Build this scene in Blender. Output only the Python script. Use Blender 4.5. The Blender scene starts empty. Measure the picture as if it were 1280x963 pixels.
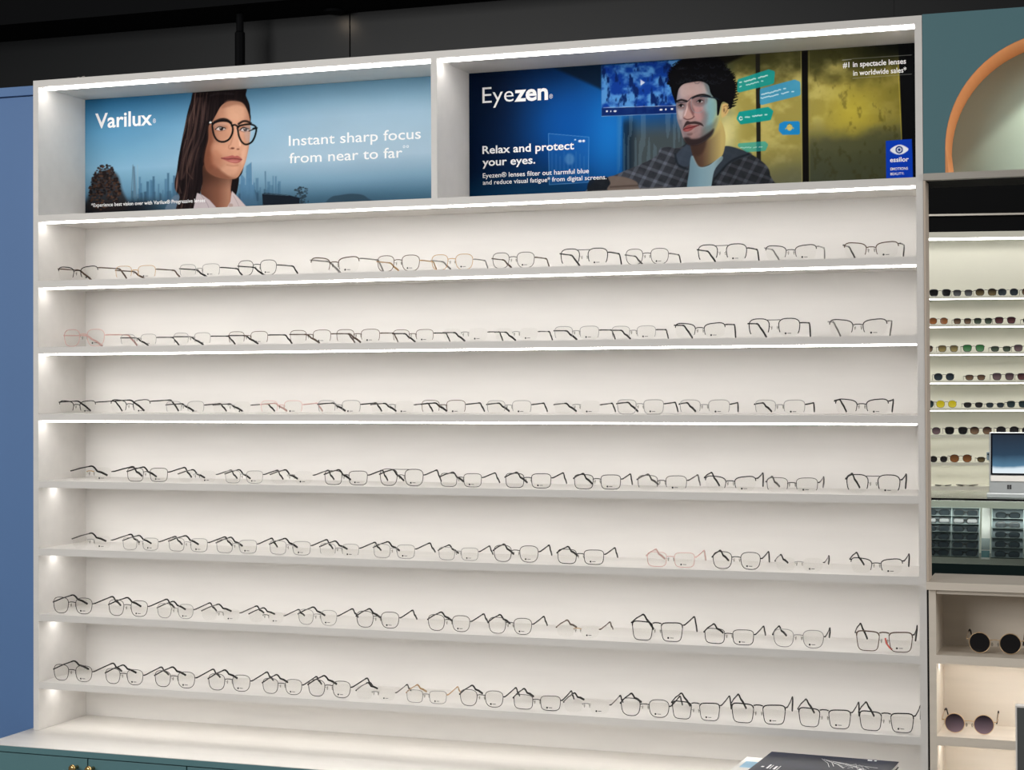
import bpy, bmesh, math, random
import numpy as np
from mathutils import Vector, Matrix
random.seed(11)
sc = bpy.context.scene
C = sc.collection
PI = math.pi

# ------------------------------------------------------------------ camera
cam_d = bpy.data.cameras.new('camera')
cam = bpy.data.objects.new('camera', cam_d); C.objects.link(cam)
YAW, PIT, ROL, FPX = math.radians(19.961), math.radians(0.9064), math.radians(-0.2659), 2200.24
fw = Vector((-math.sin(YAW), math.cos(YAW), 0)); rt = Vector((math.cos(YAW), math.sin(YAW), 0)); up = Vector((0, 0, 1))
F = fw*math.cos(PIT) + up*math.sin(PIT); U0 = up*math.cos(PIT) - fw*math.sin(PIT)
Rv = rt*math.cos(ROL) + U0*math.sin(ROL); Uv = U0*math.cos(ROL) - rt*math.sin(ROL)
cam.matrix_world = Matrix(((Rv.x, Uv.x, -F.x, 2.7492), (Rv.y, Uv.y, -F.y, -4.0222), (Rv.z, Uv.z, -F.z, 1.7218), (0, 0, 0, 1)))
cam_d.sensor_width = 36; cam_d.lens = FPX*36/1280
cam_d.shift_x = 0.02642; cam_d.shift_y = -0.02897
cam_d.clip_start = 0.05; cam_d.clip_end = 100
sc.camera = cam

# ------------------------------------------------------------------ world, lights, exposure
wd = bpy.data.worlds.new('world'); sc.world = wd; wd.use_nodes = True
bg = wd.node_tree.nodes['Background']; bg.inputs[0].default_value = (1, 0.98, 0.955, 1); bg.inputs[1].default_value = 0.15
def area(name, loc, target, sx, sy, power, col=(1, .95, .88)):
    l = bpy.data.lights.new(name, 'AREA'); l.shape = 'RECTANGLE'; l.size = sx; l.size_y = sy; l.energy = power; l.color = col
    o = bpy.data.objects.new(name, l); C.objects.link(o); o.location = loc
    o.rotation_euler = (Vector(target)-Vector(loc)).to_track_quat('-Z', 'Y').to_euler(); return o
def spot(name, loc, target, power, size, blend=.6, col=(1, .9, .75), rad=.03):
    l = bpy.data.lights.new(name, 'SPOT'); l.energy = power; l.spot_size = math.radians(size); l.spot_blend = blend; l.color = col; l.shadow_soft_size = rad
    o = bpy.data.objects.new(name, l); C.objects.link(o); o.location = loc
    o.rotation_euler = (Vector(target)-Vector(loc)).to_track_quat('-Z', 'Y').to_euler(); return o
area('shop_ceiling_light', (-.2, -4.0, 2.7), (.65, 0, 1.1), 2.6, 1.6, 100, (1, .985, .96))
area('left_panel_fill', (5.2, -.95, 2.6), (.2, .1, 1.7), 1.2, 1.2, 36, (1, .985, .96))  # added fill, no known lamp; brightens the left inner side panel
area('rear_fill_light', (2.3, 3.7, 3.6), (2.1, 6.0, 1.0), 1.6, 1.2, 105, (1, .97, .92))  # unseen fill for the far area, strengthened to brighten the showcase trays
LED, LEDLOW = 15.2, 9.2
LEDCOL = (1.0, .975, .945)
vs = sc.view_settings
vs.view_transform = 'Standard'; vs.look = 'None'; vs.gamma = 1; vs.exposure = 0.06; vs.use_curve_mapping = False
sc.cycles.transparent_max_bounces = 32
sc.cycles.max_bounces = 8

# ------------------------------------------------------------------ materials
def lin(c):
    c = c/255.0
    return c/12.92 if c <= .04045 else ((c+.055)/1.055)**2.4
def rgb(r, g, b): return (lin(r), lin(g), lin(b), 1)
MATS = {}
def mat(name, col, rough=.5, metal=0, noise=0, scale=8, spec=.5, stretch=None, bump=0, emit=None, estr=0):
    if name in MATS: return MATS[name]
    m = bpy.data.materials.new(name); m.use_nodes = True; nt = m.node_tree; b = nt.nodes['Principled BSDF']
    b.inputs['Base Color'].default_value = col; b.inputs['Roughness'].default_value = rough; b.inputs['Metallic'].default_value = metal
    b.inputs['Specular IOR Level'].default_value = spec
    if noise or bump:
        tc = nt.nodes.new('ShaderNodeTexCoord'); mp = nt.nodes.new('ShaderNodeMapping'); nt.links.new(tc.outputs['Object'], mp.inputs[0])
        if stretch: mp.inputs['Scale'].default_value = stretch
        n = nt.nodes.new('ShaderNodeTexNoise'); n.inputs['Scale'].default_value = scale; n.inputs['Detail'].default_value = 5
        nt.links.new(mp.outputs[0], n.inputs[0])
        if noise:
            r = nt.nodes.new('ShaderNodeValToRGB')
            r.color_ramp.elements[0].position = .3; r.color_ramp.elements[1].position = .7
            r.color_ramp.elements[0].color = tuple(c*(1-noise) for c in col[:3])+(1,)
            r.color_ramp.elements[1].color = tuple(min(1, c*(1+noise)) for c in col[:3])+(1,)
            nt.links.new(n.outputs['Fac'], r.inputs[0]); nt.links.new(r.outputs[0], b.inputs['Base Color'])
        if bump:
            bp = nt.nodes.new('ShaderNodeBump'); bp.inputs['Strength'].default_value = bump; bp.inputs['Distance'].default_value = .002
            nt.links.new(n.outputs['Fac'], bp.inputs['Height']); nt.links.new(bp.outputs[0], b.inputs['Normal'])
    if emit: b.inputs['Emission Color'].default_value = emit; b.inputs['Emission Strength'].default_value = estr
    MATS[name] = m; return m
def emis(name, col, s):
    m = bpy.data.materials.new(name); m.use_nodes = True; nt = m.node_tree; nt.nodes.clear()
    e = nt.nodes.new('ShaderNodeEmission'); e.inputs[0].default_value = col+(1,); e.inputs[1].default_value = s
    o = nt.nodes.new('ShaderNodeOutputMaterial'); nt.links.new(e.outputs[0], o.inputs[0]); MATS[name] = m; return m
def clear(name, tint, gloss=.08, rough=.02):
    m = bpy.data.materials.new(name); m.use_nodes = True; nt = m.node_tree; nt.nodes.clear()
    t = nt.nodes.new('ShaderNodeBsdfTransparent'); t.inputs[0].default_value = tint
    g = nt.nodes.new('ShaderNodeBsdfGlossy'); g.inputs['Roughness'].default_value = rough
    fr = nt.nodes.new('ShaderNodeFresnel'); fr.inputs[0].default_value = 1.45
    mu = nt.nodes.new('ShaderNodeMath'); mu.operation = 'MULTIPLY'; mu.inputs[1].default_value = gloss; nt.links.new(fr.outputs[0], mu.inputs[0])
    mx = nt.nodes.new('ShaderNodeMixShader'); nt.links.new(mu.outputs[0], mx.inputs[0]); nt.links.new(t.outputs[0], mx.inputs[1]); nt.links.new(g.outputs[0], mx.inputs[2])
    o = nt.nodes.new('ShaderNodeOutputMaterial'); nt.links.new(mx.outputs[0], o.inputs[0]); MATS[name] = m; return m
M_white = mat('white_laminate', rgb(220, 217, 213), .45, noise=.03, scale=3, stretch=(1, 8, 8))
M_front = mat('white_edge', rgb(214, 209, 200), .5, noise=.02, scale=20)
M_top = mat('white_counter_laminate', rgb(222, 218, 212), .38, noise=.025, scale=4, stretch=(1, 14, 14))
M_teal = mat('teal_paint', rgb(84, 124, 130), .5, noise=.03, scale=5)
M_tealdk = mat('teal_wall_paint', rgb(76, 116, 124), .6, noise=.02, scale=3)
M_blue = mat('blue_wall_paint', rgb(88, 124, 174), .5, noise=.03, scale=1.5)
M_taupe = mat('taupe_metal', rgb(200, 184, 168), .5, noise=.03, scale=9)
M_greybar = mat('grey_metal_bar', rgb(165, 160, 152), .4, .3)
M_beige = mat('beige_laminate', rgb(218, 208, 194), .5, noise=.04, scale=4, stretch=(1, 9, 9))
M_black = mat('black_paint', rgb(10, 11, 13), .7, spec=.08)
M_dark = mat('charcoal_panel', rgb(9, 12, 15), .45, spec=.3, noise=.05, scale=2)
M_copper = mat('copper_paint', rgb(222, 146, 88), .5, noise=.03, scale=6)
M_sage = mat('sage_paint', rgb(148, 166, 152), .6, noise=.02, scale=5)
M_brass = mat('brass', (.55, .38, .16, 1), .25, 1)
M_gap = mat('joint_shadow', rgb(28, 30, 32), .7)
M_grey = mat('dark_grey_board', rgb(78, 80, 80), .6, noise=.02, scale=5)
M_pagew = mat('paper', rgb(228, 226, 222), .7, noise=.05, scale=60, stretch=(.2, .2, 30))
M_floor = mat('floor_tile', rgb(150, 145, 138), .35, noise=.04, scale=2)
M_led = emis('led_diffuser', LEDCOL, LED); M_ledlow = emis('recessed_led_diffuser', LEDCOL, LEDLOW)
M_ledfar = emis('far_led_diffuser', (1, .98, .93), 9)
M_farwall = mat('pale_green_laminate', rgb(212, 211, 198), .5, noise=.02, scale=2)
M_glass = clear('window_glass', (.93, .97, .96, 1), .9)
M_lens = clear('demo_lens', (.982, .982, .978, 1), .05, .15)
M_text = mat('white_print', (.9, .9, .9, 1), .5)
M_ink = mat('dark_ink', rgb(38, 38, 40), .6)
M_tray = mat('tray_grey', rgb(128, 140, 146), .5, noise=.05, scale=20)
M_trayrim = mat('tray_rim', rgb(150, 160, 160), .35, .3)
M_silver = mat('silver_shell', rgb(176, 180, 182), .35, .4)
M_red = mat('red_tag', rgb(222, 96, 84), .5)
FR = {'k': mat('black_metal', rgb(15, 14, 14), .55, 0, spec=.25), 'g': mat('gunmetal', rgb(70, 66, 64), .3, .5), 'b': mat('brown_metal', rgb(84, 62, 46), .35, .4),
      'o': mat('gold_metal', rgb(190, 152, 104), .3, .6), 's': mat('silver_metal', rgb(150, 148, 146), .3, .6), 'p': mat('pink_metal', rgb(212, 174, 168), .35, .2)}
M_pad = clear('silicone', (.8, .8, .78, 1), .8)

# ------------------------------------------------------------------ mesh helpers
class MB:
    def __init__(s): s.v = []; s.f = []
    def box(s, a, b):
        i = len(s.v); (x0, y0, z0), (x1, y1, z1) = a, b
        s.v += [(x0, y0, z0), (x1, y0, z0), (x1, y1, z0), (x0, y1, z0), (x0, y0, z1), (x1, y0, z1), (x1, y1, z1), (x0, y1, z1)]
        s.f += [tuple(i+k for k in q) for q in ((0, 3, 2, 1), (4, 5, 6, 7), (0, 1, 5, 4), (1, 2, 6, 5), (2, 3, 7, 6), (3, 0, 4, 7))]; return s
    def prism(s, pts, y0, y1):          # outline in x,z extruded along y
        i = len(s.v); n = len(pts)
        s.v += [(x, y0, z) for x, z in pts]+[(x, y1, z) for x, z in pts]
        s.f += [tuple(range(i, i+n)), tuple(range(i+2*n-1, i+n-1, -1))]
        s.f += [(i+k, i+n+k, i+n+(k+1) % n, i+(k+1) % n) for k in range(n)]; return s
    def sweep(s, path, r1, r2, ref, sides=6, closed=False):
        i0 = len(s.v); n = len(path); P = [Vector(p) for p in path]; ref = Vector(ref)
        if not hasattr(r1, '__len__'): r1 = [r1]*n
        if not hasattr(r2, '__len__'): r2 = [r2]*n
        for k in range(n):
            a = P[(k-1) % n] if closed or k > 0 else P[k]; b = P[(k+1) % n] if closed or k < n-1 else P[k]
            t = (b-a).normalized(); n1 = (ref-t*ref.dot(t)).normalized(); n2 = t.cross(n1)
            for j in range(sides):
                an = 2*PI*(j+.5)/sides; s.v.append(tuple(P[k]+n1*math.cos(an)*r1[k]+n2*math.sin(an)*r2[k]))
        for k in range(n if closed else n-1):
            for j in range(sides):
                a, b = i0+k*sides, i0+((k+1) % n)*sides
                s.f.append((a+j, a+(j+1) % sides, b+(j+1) % sides, b+j))
        if not closed:
            s.f.append(tuple(range(i0+sides-1, i0-1, -1))); s.f.append(tuple(range(i0+(n-1)*sides, i0+n*sides)))
        return s
    def lathe(s, prof, c=(0, 0, 0), axis='z', n=16):
        i0 = len(s.v)
        for r, h in prof:
            for j in range(n):
                a = 2*PI*j/n
                p = (r*math.cos(a), r*math.sin(a), h) if axis == 'z' else (r*math.cos(a), h, r*math.sin(a))
                s.v.append((c[0]+p[0], c[1]+p[1], c[2]+p[2]))
        for k in range(len(prof)-1):
            for j in range(n): s.f.append((i0+k*n+j, i0+k*n+(j+1) % n, i0+(k+1)*n+(j+1) % n, i0+(k+1)*n+j))
        s.f.append(tuple(range(i0+n-1, i0-1, -1))); s.f.append(tuple(range(i0+(len(prof)-1)*n, i0+len(prof)*n))); return s
    def mesh(s, name, smooth=False):
        m = bpy.data.meshes.new(name); m.from_pydata(s.v, [], s.f); m.update()
        bm = bmesh.new(); bm.from_mesh(m); bmesh.ops.recalc_face_normals(bm, faces=bm.faces[:])
        bm.to_mesh(m); bm.free()
        if smooth: m.polygons.foreach_set('use_smooth', [True]*len(m.polygons))
        return m
def put(name, data, m, parent=None, bevel=0):
    if isinstance(data, MB): data = data.mesh(name)
    o = bpy.data.objects.new(name, data); C.objects.link(o)
    if m is not None:
        if not data.materials: data.materials.append(m)
        if data.materials[0] is not m: o.material_slots[0].link = 'OBJECT'; o.material_slots[0].material = m
    if parent is not None: o.parent = parent
    if bevel:
        b = o.modifiers.new('bevel', 'BEVEL'); b.width = bevel; b.segments = 2; b.limit_method = 'ANGLE'
    return o
def tag(o, label, cat, group=None):
    o['label'] = label; o['category'] = cat
    if group: o['group'] = group
    return o
def thing(name, label, cat, loc=(0, 0, 0), rz=0, group=None):
    o = bpy.data.objects.new(name, None); C.objects.link(o); o.empty_display_size = .05
    o.location = loc; o.rotation_euler = (0, 0, rz); return tag(o, label, cat, group)
def struct(name, data, m, parent=None):
    o = put(name, data, m, parent)
    if parent is None: o['kind'] = 'structure'
    return o
def box(a, b): return MB().box(a, b)

# ------------------------------------------------------------------ the setting
W, T, TH, DEP, XD = 2.331, .0158, .018, .229, 1.1497
ZT = 2.5404; SH = [2.1781, 2.0012, 1.8241, 1.6453, 1.4657, 1.2851, 1.1096, .9292]; ZC = .8
struct('floor', box((-3, -5, -.1), (6, 10, 0)), M_floor)
struct('wall_left', box((-2.2, .03, 0), (-.0025, .10, 2.505)), M_blue)
struct('trim_1', box((-2.2, .018, 2.507), (-.0025, .11, 2.531)), M_blue)
# charcoal wall that rises behind and above the shelving, two panels with an open joint, black soffit over it
wb = struct('wall_back', box((-2.6, .70, 0), (2.19, .80, 3.3)), M_black)
for k, (xa, xb) in enumerate(((-2.6, .625), (.629, 2.19))):
    put('wall_panel', box((xa, .675, 1.2), (xb, .6995, 2.84)), M_dark, wb)
struct('ceiling', box((-3, .45, 2.808), (4.2, .674, 2.95)), M_black)
struct('wall_upper', box((2.1905, .676, 2.42), (4.2, .72, 3.3)), M_dark)
rod = thing('hanging_rod', 'thin black rod hanging from the ceiling behind the shelf top', 'rod', (.327, .56, 2.30))
put('rod_shaft', MB().lathe([(.011, 0), (.011, .505)], n=10), M_black, rod)
put('rod_coupling', MB().lathe([(.011, 0), (.015, .004), (.015, .12), (.011, .125)], (0, 0, .33), n=10), M_black, rod)

# ------------------------------------------------------------------ main shelving unit
unit = thing('display_shelf_unit', 'wide white wall shelving with seven lit glasses shelves and two poster bays', 'shelving', (0, 0, ZC))
def u(name, a, b, m, parent=None):
    # mesh in world coords shifted into the unit's frame
    o = put(name, MB().box((a[0], a[1], a[2]-ZC), (b[0], b[1], b[2]-ZC)), m, parent or unit); return o
u('side_panel', (0, 0, ZC+.0005), (T, DEP+.015, ZT), M_white); 
sp_ = MB(); pl_ = [(W-T, 0), (W, 0), (W, .095), (W-T+.0006, DEP+.015), (W-T, DEP+.015)]      # right end panel, back edge chamfered
sp_.v = [(x, y, .0005) for x, y in pl_]+[(x, y, ZT-ZC) for x, y in pl_]; sp_.f = [(4, 3, 2, 1, 0), (5, 6, 7, 8, 9)]+[(k, (k+1) % 5, 5+(k+1) % 5, 5+k) for k in range(5)]
put('side_panel', sp_, M_white, unit)
u('top_panel', (T, 0, ZT-TH), (W-T, DEP+.015, ZT), M_white)
u('back_panel', (T, DEP, ZC+.0005), (W-T, DEP+.015, ZT-TH), M_white)
u('divider', (XD, .0005, SH[0]), (XD+T, DEP, ZT-TH), M_white)
def strip(x0, x1, y0, y1, ztop, h, parent, m=None):
    p = u('led_strip', (x0, y0, ztop-h), (x1, y1, ztop-.0002), m or M_led, parent)
    return p
shelves = []
for i, z in enumerate(SH):
    s = u('shelf', (T, 0.0004, z-TH), (W-T, DEP, z), M_white); shelves.append(s)
    if i < 4: strip(T+.006, W-T-.004, .014, .025, z-TH, .0042, s)
    else: strip(T+.006, W-T-.004, .060, .080 if i < 7 else .0765, z-TH, .003, s, M_ledlow)
strip(T+.012, XD-.003, .014, .030, ZT-TH, .0055, unit); strip(XD+T+.004, W-T-.003, .014, .030, ZT-TH, .0055, unit)
clip = thing('cable_clip', 'tiny metal clip on top of the white shelving near the blue wall', 'clip', (.115, .05, ZT))
put('clip_base', box((-.018, -.006, 0), (.018, .006, .003)), M_greybar, clip)
put('clip_hook', MB().sweep([(-.012, 0, .003), (-.010, 0, .010), (-.004, 0, .011), (-.002, 0, .004)], .0016, .0016, (0, 1, 0)), M_greybar, clip)
put('clip_hook', MB().sweep([(.004, 0, .003), (.006, 0, .011), (.012, 0, .012), (.014, 0, .004)], .0016, .0016, (0, 1, 0)), M_greybar, clip)

# ------------------------------------------------------------------ counter and cabinets
YF = -.19
ct = thing('countertop', 'long white countertop with a thin teal front edge below the shelving', 'countertop', (-.018, YF, ZC))
put('top_board', box((0, 0, -.016), (W+.018, -YF+DEP+.015, 0)), M_top, ct)
put('front_edge', box((0, -.0008, -.0162), (W+.018, -.00005, -.0016)), M_teal, ct)
xs = [-.018, .5703, 1.135, 1.70, W]
lab = ['teal cabinet with two brass knobs under the left end of the white counter', 'teal two-door cabinet, second from the blue wall under the counter', 'teal two-door cabinet, third from the blue wall under the counter', 'teal two-door cabinet, last before the right-hand cubby unit']
for k in range(4):
    a, b = xs[k], xs[k+1]; mid = .2882 if k == 0 else (a+b)/2
    cb = thing('base_cabinet', lab[k], 'cabinet', (a, YF, 0), 0, 'teal base cabinets')
    w = b-a
    put('body', box((.001, .022, .0), (w-.001, -YF+DEP, ZC-.0165)), M_gap, cb)
    for (p, q, kx) in ((.0015, mid-a-.0015, mid-a-.030), (mid-a+.0015, w-.0015, mid-a+.017)):
        d = put('door', box((p, .002, .08), (q, .0215, ZC-.0195)), M_teal, cb, .0012)
        put('knob', MB().lathe([(.0045, .002), (.0045, -.012), (.0085, -.016), (.0105, -.021), (.0085, -.026), (.004, -.0275)], (kx, 0, ZC-.041), 'y', 16).mesh('knob', True), M_brass, d)

# ------------------------------------------------------------------ posters
class Paint:
    def __init__(s, U, V): s.U, s.V = U, V; s.I = np.zeros((len(U), 3))
    def _box(s, pts, pad):
        p = np.array(pts); return np.where((s.U > p[:, 0].min()-pad) & (s.U < p[:, 0].max()+pad) & (s.V > p[:, 1].min()-pad) & (s.V < p[:, 1].max()+pad))[0]
    def mix(s, idx, a, col):
        c = col(s.U[idx], s.V[idx]) if callable(col) else np.array(col, float)/255
        s.I[idx] = s.I[idx]*(1-a[:, None])+c*a[:, None]
    @staticmethod
    def spl(pts, closed=True, n=5):
        P = [np.array(p, float) for p in pts]; m = len(P); out = []
        for i in range(m if closed else m-1):
            p0, p1, p2, p3 = (P[(i-1) % m], P[i], P[(i+1) % m], P[(i+2) % m]) if closed else (P[max(i-1, 0)], P[i], P[i+1], P[min(i+2, m-1)])
            for k in range(n):
                t = k/n; out.append(.5*((2*p1)+(p2-p0)*t+(2*p0-5*p1+4*p2-p3)*t*t+(3*p1-p0-3*p2+p3)*t**3))
        if not closed: out.append(P[-1])
        return out
    def dist(s, idx, pts, closed):
        u_, v_ = s.U[idx], s.V[idx]; d = np.full(len(idx), 1e9); ins = np.zeros(len(idx), bool); n = len(pts)
        for i in range(n if closed else n-1):
            (ax, ay), (bx, by) = pts[i], pts[(i+1) % n]; ex, ey = bx-ax, by-ay; L = ex*ex+ey*ey+1e-12
            t = np.clip(((u_-ax)*ex+(v_-ay)*ey)/L, 0, 1); d = np.minimum(d, (u_-ax-t*ex)**2+(v_-ay-t*ey)**2)
            if closed and ay != by:
                c = ((ay > v_) != (by > v_)) & (u_ < (bx-ax)*(v_-ay)/(by-ay)+ax); ins ^= c
        d = np.sqrt(d); return np.where(ins, d, -d) if closed else d
    def poly(s, pts, col, soft=.6, alpha=1, smooth=True):
        pts = s.spl(pts) if smooth else pts; idx = s._box(pts, soft+1)
        if not len(idx): return
        d = s.dist(idx, pts, True); a = np.clip(d/(2*soft)+.5, 0, 1); s.mix(idx, a*a*(3-2*a)*alpha, col)
    def rpoly(s, pts, col, rad, soft, alpha):
        q = np.array(pts, float); m = q.mean(0); d = q-m; ext = np.abs(d).max(0); q = m+d*np.maximum(1-rad/ext, .15)
        idx = s._box(q, rad+soft+1)
        if not len(idx): return
        d = s.dist(idx, [tuple(k) for k in q], True)+rad; a = np.clip(d/(2*soft)+.5, 0, 1); s.mix(idx, a*alpha, col)
    def line(s, pts, w, col, soft=.5, alpha=1, closed=False, smooth=True):
        pts = s.spl(pts, closed) if smooth and len(pts) > 2 else pts
        if closed: pts = list(pts)+[pts[0]]
        idx = s._box(pts, w+soft+1)
        if not len(idx): return
        d = s.dist(idx, pts, False); a = np.clip((w/2-d)/(2*soft)+.5, 0, 1); s.mix(idx, a*alpha, col)
    def ell(s, c, rx, ry, col, soft=.4, alpha=1):
        idx = s._box([(c[0]-rx, c[1]-ry), (c[0]+rx, c[1]+ry)], soft*2+1)
        if not len(idx): return
        r = np.sqrt(((s.U[idx]-c[0])/rx)**2+((s.V[idx]-c[1])/ry)**2); a = np.clip((1-r)*min(rx, ry)/(2*soft)+.5, 0, 1); s.mix(idx, a*a*(3-2*a)*alpha, col)
def vnoise(x, y, seed=0):
    xi, yi = np.floor(x).astype(int), np.floor(y).astype(int); fx, fy = x-xi, y-yi; fx = fx*fx*(3-2*fx); fy = fy*fy*(3-2*fy)
    def h(a, b):
        n = np.sin(a*127.1+b*311.7+seed*74.7)*43758.5453; return n-np.floor(n)
    return (h(xi, yi)*(1-fx)+h(xi+1, yi)*fx)*(1-fy)+(h(xi, yi+1)*(1-fx)+h(xi+1, yi+1)*fx)*fy
def fbm(x, y, seed=0, o=4):
    r, a = 0, .5
    for k in range(o): r = r+a*vnoise(x*2**k, y*2**k, seed+k); a *= .5
    return r
def ss(a, b, x): t = np.clip((x-a)/(b-a), 0, 1); return t*t*(3-2*t)
def ramp2(cs):
    return np.array(cs, float)/255
HM = [379.5295756052701, -0.12656956686674964, 101.20201552939413, -35.31616604018476, -447.2026525799559, 1254.2664685408877, -0.06960964527501065, 0.003225859667714996]
def sheet_mesh(name, x0, x1, z0, z1, y, nx, nz, painter, gain):
    X, Z = np.meshgrid(np.linspace(x0, x1, nx), np.linspace(z0, z1, nz)); X, Z = X.ravel(), Z.ravel()
    D = HM[6]*X+HM[7]*Z+1; p = Paint((HM[0]*X+HM[1]*Z+HM[2])/D, (HM[3]*X+HM[4]*Z+HM[5])/D)
    painter(p, (X-x0)/(x1-x0), (z1-Z)/(z1-z0))
    I = np.clip(p.I, 0, 1); Ln = np.where(I <= .04045, I/12.92, ((I+.055)/1.055)**2.4)*gain
    m = bpy.data.meshes.new(name); n = nx*nz; m.vertices.add(n)
    co = np.stack([X, np.full(n, y), Z], 1).astype(np.float32); m.vertices.foreach_set('co', co.ravel())
    i = (np.arange(nz-1)[:, None]*nx+np.arange(nx-1)[None, :]).ravel(); q = np.stack([i, i+1, i+nx+1, i+nx], 1).astype(np.int32)
    m.loops.add(q.size); m.loops.foreach_set('vertex_index', q.ravel()); m.polygons.add(len(q))
    m.polygons.foreach_set('loop_start', (np.arange(len(q))*4).astype(np.int32))
    m.update(calc_edges=True)
    at = m.color_attributes.new('print', 'FLOAT_COLOR', 'POINT'); at.data.foreach_set('color', np.concatenate([np.clip(Ln, 0, 1), np.ones((n, 1))], 1).astype(np.float32).ravel())
    return m
def print_mat():
    m = bpy.data.materials.new('poster_print'); m.use_nodes = True; nt = m.node_tree; b = nt.nodes['Principled BSDF']
    a = nt.nodes.new('ShaderNodeVertexColor'); a.layer_name = 'print'; nt.links.new(a.outputs[0], b.inputs['Base Color'])
    b.inputs['Roughness'].default_value = .6; b.inputs['Specular IOR Level'].default_value = .03; return m
M_print = print_mat()

def paint_woman(p, s, t):
    def col(cs): return np.array(cs, float)/255
    def vert(cs, tt):
        k = [0, .28, .62, .8, 1.0]; return np.stack([np.interp(tt, k, [c[j] for c in cs]) for j in range(3)], 1)/255
    L = vert([(44, 104, 146), (92, 152, 190), (132, 180, 208), (104, 150, 178), (66, 104, 130)], t)
    R = vert([(104, 146, 172), (158, 188, 208), (172, 198, 216), (128, 164, 188), (78, 122, 148)], t)
    f = ss(.0, .75, s)[:, None]; p.I[:] = L*(1-f)+R*f
    p.I *= (.97+.06*fbm(s*6, t*3, 3))[:, None]
    rnd = random.Random(5)
    # skyline
    for (a, b, n, hmin, hmax, c) in ((172, 226, 26, 6, 30, (74, 116, 146)), (296, 348, 22, 4, 26, (78, 118, 146)), (150, 235, 16, 3, 12, (58, 90, 112)), (296, 350, 12, 3, 12, (52, 86, 110))):
        for k in range(n):
            x = rnd.uniform(a, b); w = rnd.uniform(1.2, 3.5); h = rnd.uniform(hmin, hmax); base = 258-(x-100)*.03
            p.poly([(x, base), (x, base-h-6), (x+w, base-h-6), (x+w, base)], c, .7, .65, False)
    c1 = lambda x, y: (200+x/5.6625, 100+y/5.6625)
    c2 = lambda x, y: (100+x/6.02, 110+y/6.02)
    c3 = lambda x, y: (340+x/5.66, 90+y/5.66)
    P1 = lambda L: [c1(*q) for q in L]
    p.poly([c2(398, 590), c2(400, 830), c2(425, 830), c2(412, 590)], (96, 126, 146), .5, .9, False)
    p.line([c2(432, 580), c2(436, 830)], .8, (150, 175, 190), .4, .8); p.line([c2(398, 580), c2(385, 830)], .8, (84, 106, 120), .4, .8)
    for x, y in ((545, 665), (655, 640), (700, 660), (500, 705)): p.poly([c2(x, y), c2(x, 860), c2(x+16, 860), c2(x+16, y)], (66, 104, 132), .5, .8, False)
    p.poly(P1([(570, 660), (570, 890), (690, 890), (655, 700), (650, 580), (610, 610), (605, 700)]), (88, 132, 166), .8, .85, False)
    p.line(P1([(650, 570), (655, 740)]), .8, (170, 195, 212), .4, .8); p.line(P1([(745, 650), (748, 800)]), 1.6, (86, 122, 146), .5, .9); p.line(P1([(605, 660), (605, 740)]), .6, (170, 195, 212), .4, .8)
    # ground haze and dark foot of the picture
    idx = np.arange(len(s)); p.mix(idx, ss(.80, 1.02, t)*.55*(1-ss(.75, 1., s)*.4), (46, 70, 88))
    p.mix(idx, ss(.86, .97, t)*(1-ss(.13, .26, s)), (22, 26, 32))
    # tree on the left
    p.poly([(110, 262), (113, 238), (118, 222), (132, 212), (146, 218), (152, 236), (158, 262)], (34, 28, 28), 3, .8)
    for k in range(420):
        a = rnd.uniform(0, 6.28); r = math.sqrt(rnd.random()); x, y = 131+25*r*math.cos(a)*(.75+.25*math.sin(a)), 233+30*r*math.sin(a)
        if y > 214 or rnd.random() < .4:
            c = rnd.choice([(34, 27, 26), (34, 27, 26), (26, 22, 24), (70, 48, 38), (88, 62, 48), (48, 40, 40)])
            p.ell((x, y), rnd.uniform(.8, 2.2), rnd.uniform(.7, 1.6), c, .4, .9)
    for k in range(90): p.ell((rnd.gauss(376, 4), rnd.uniform(234, 256)), rnd.uniform(.7, 1.6), rnd.uniform(.6, 1.2), (44, 58, 68), .4, .8)
    p.poly([c3(390, 935), c3(420, 885), c3(480, 872), c3(560, 862), (c3(640, 870)), c3(680, 895), c3(725, 925), c3(600, 940)], (50, 72, 88), .8, .9)
    p.poly([c3(980, 905), c3(1060, 900), c3(1120, 896), c3(1120, 925), c3(980, 925)], (56, 84, 102), .8, .8, False)
    def hair(a, b):
        q = a+.20*(b-115)+2.2*np.sin(b*.07); n = vnoise(q*.62, b*.035, 5)*.6+vnoise(q*1.5, b*.06, 9)*.4
        m = np.exp(-((q-241)/9)**2)*.9+np.exp(-((q-258)/7)**2)*.35+.12; h = np.clip(ss(.35, .85, n)*m, 0, 1)[:, None]
        return (np.array((22, 16, 18))*(1-h)+np.array((132, 98, 86))*h)/255
    # woman: hair mass
    p.poly(P1([(40, 920), (60, 870), (110, 815), (170, 840), (150, 920)]), (104, 122, 142), 1, .8)
    p.poly(P1([(255, 60), (215, 160), (190, 250), (170, 350), (150, 450), (130, 560), (118, 650), (103, 720), (108, 780), (138, 830), (118, 925), (255, 925), (285, 800), (330, 720), (560, 690), (600, 500), (640, 300), (640, 240), (632, 170), (608, 110), (600, 50), (420, 40)]), hair, .5)
    p.poly(P1([(500, 690), (556, 680), (552, 760), (532, 822), (500, 800)]), (22, 17, 19), .5)
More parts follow.
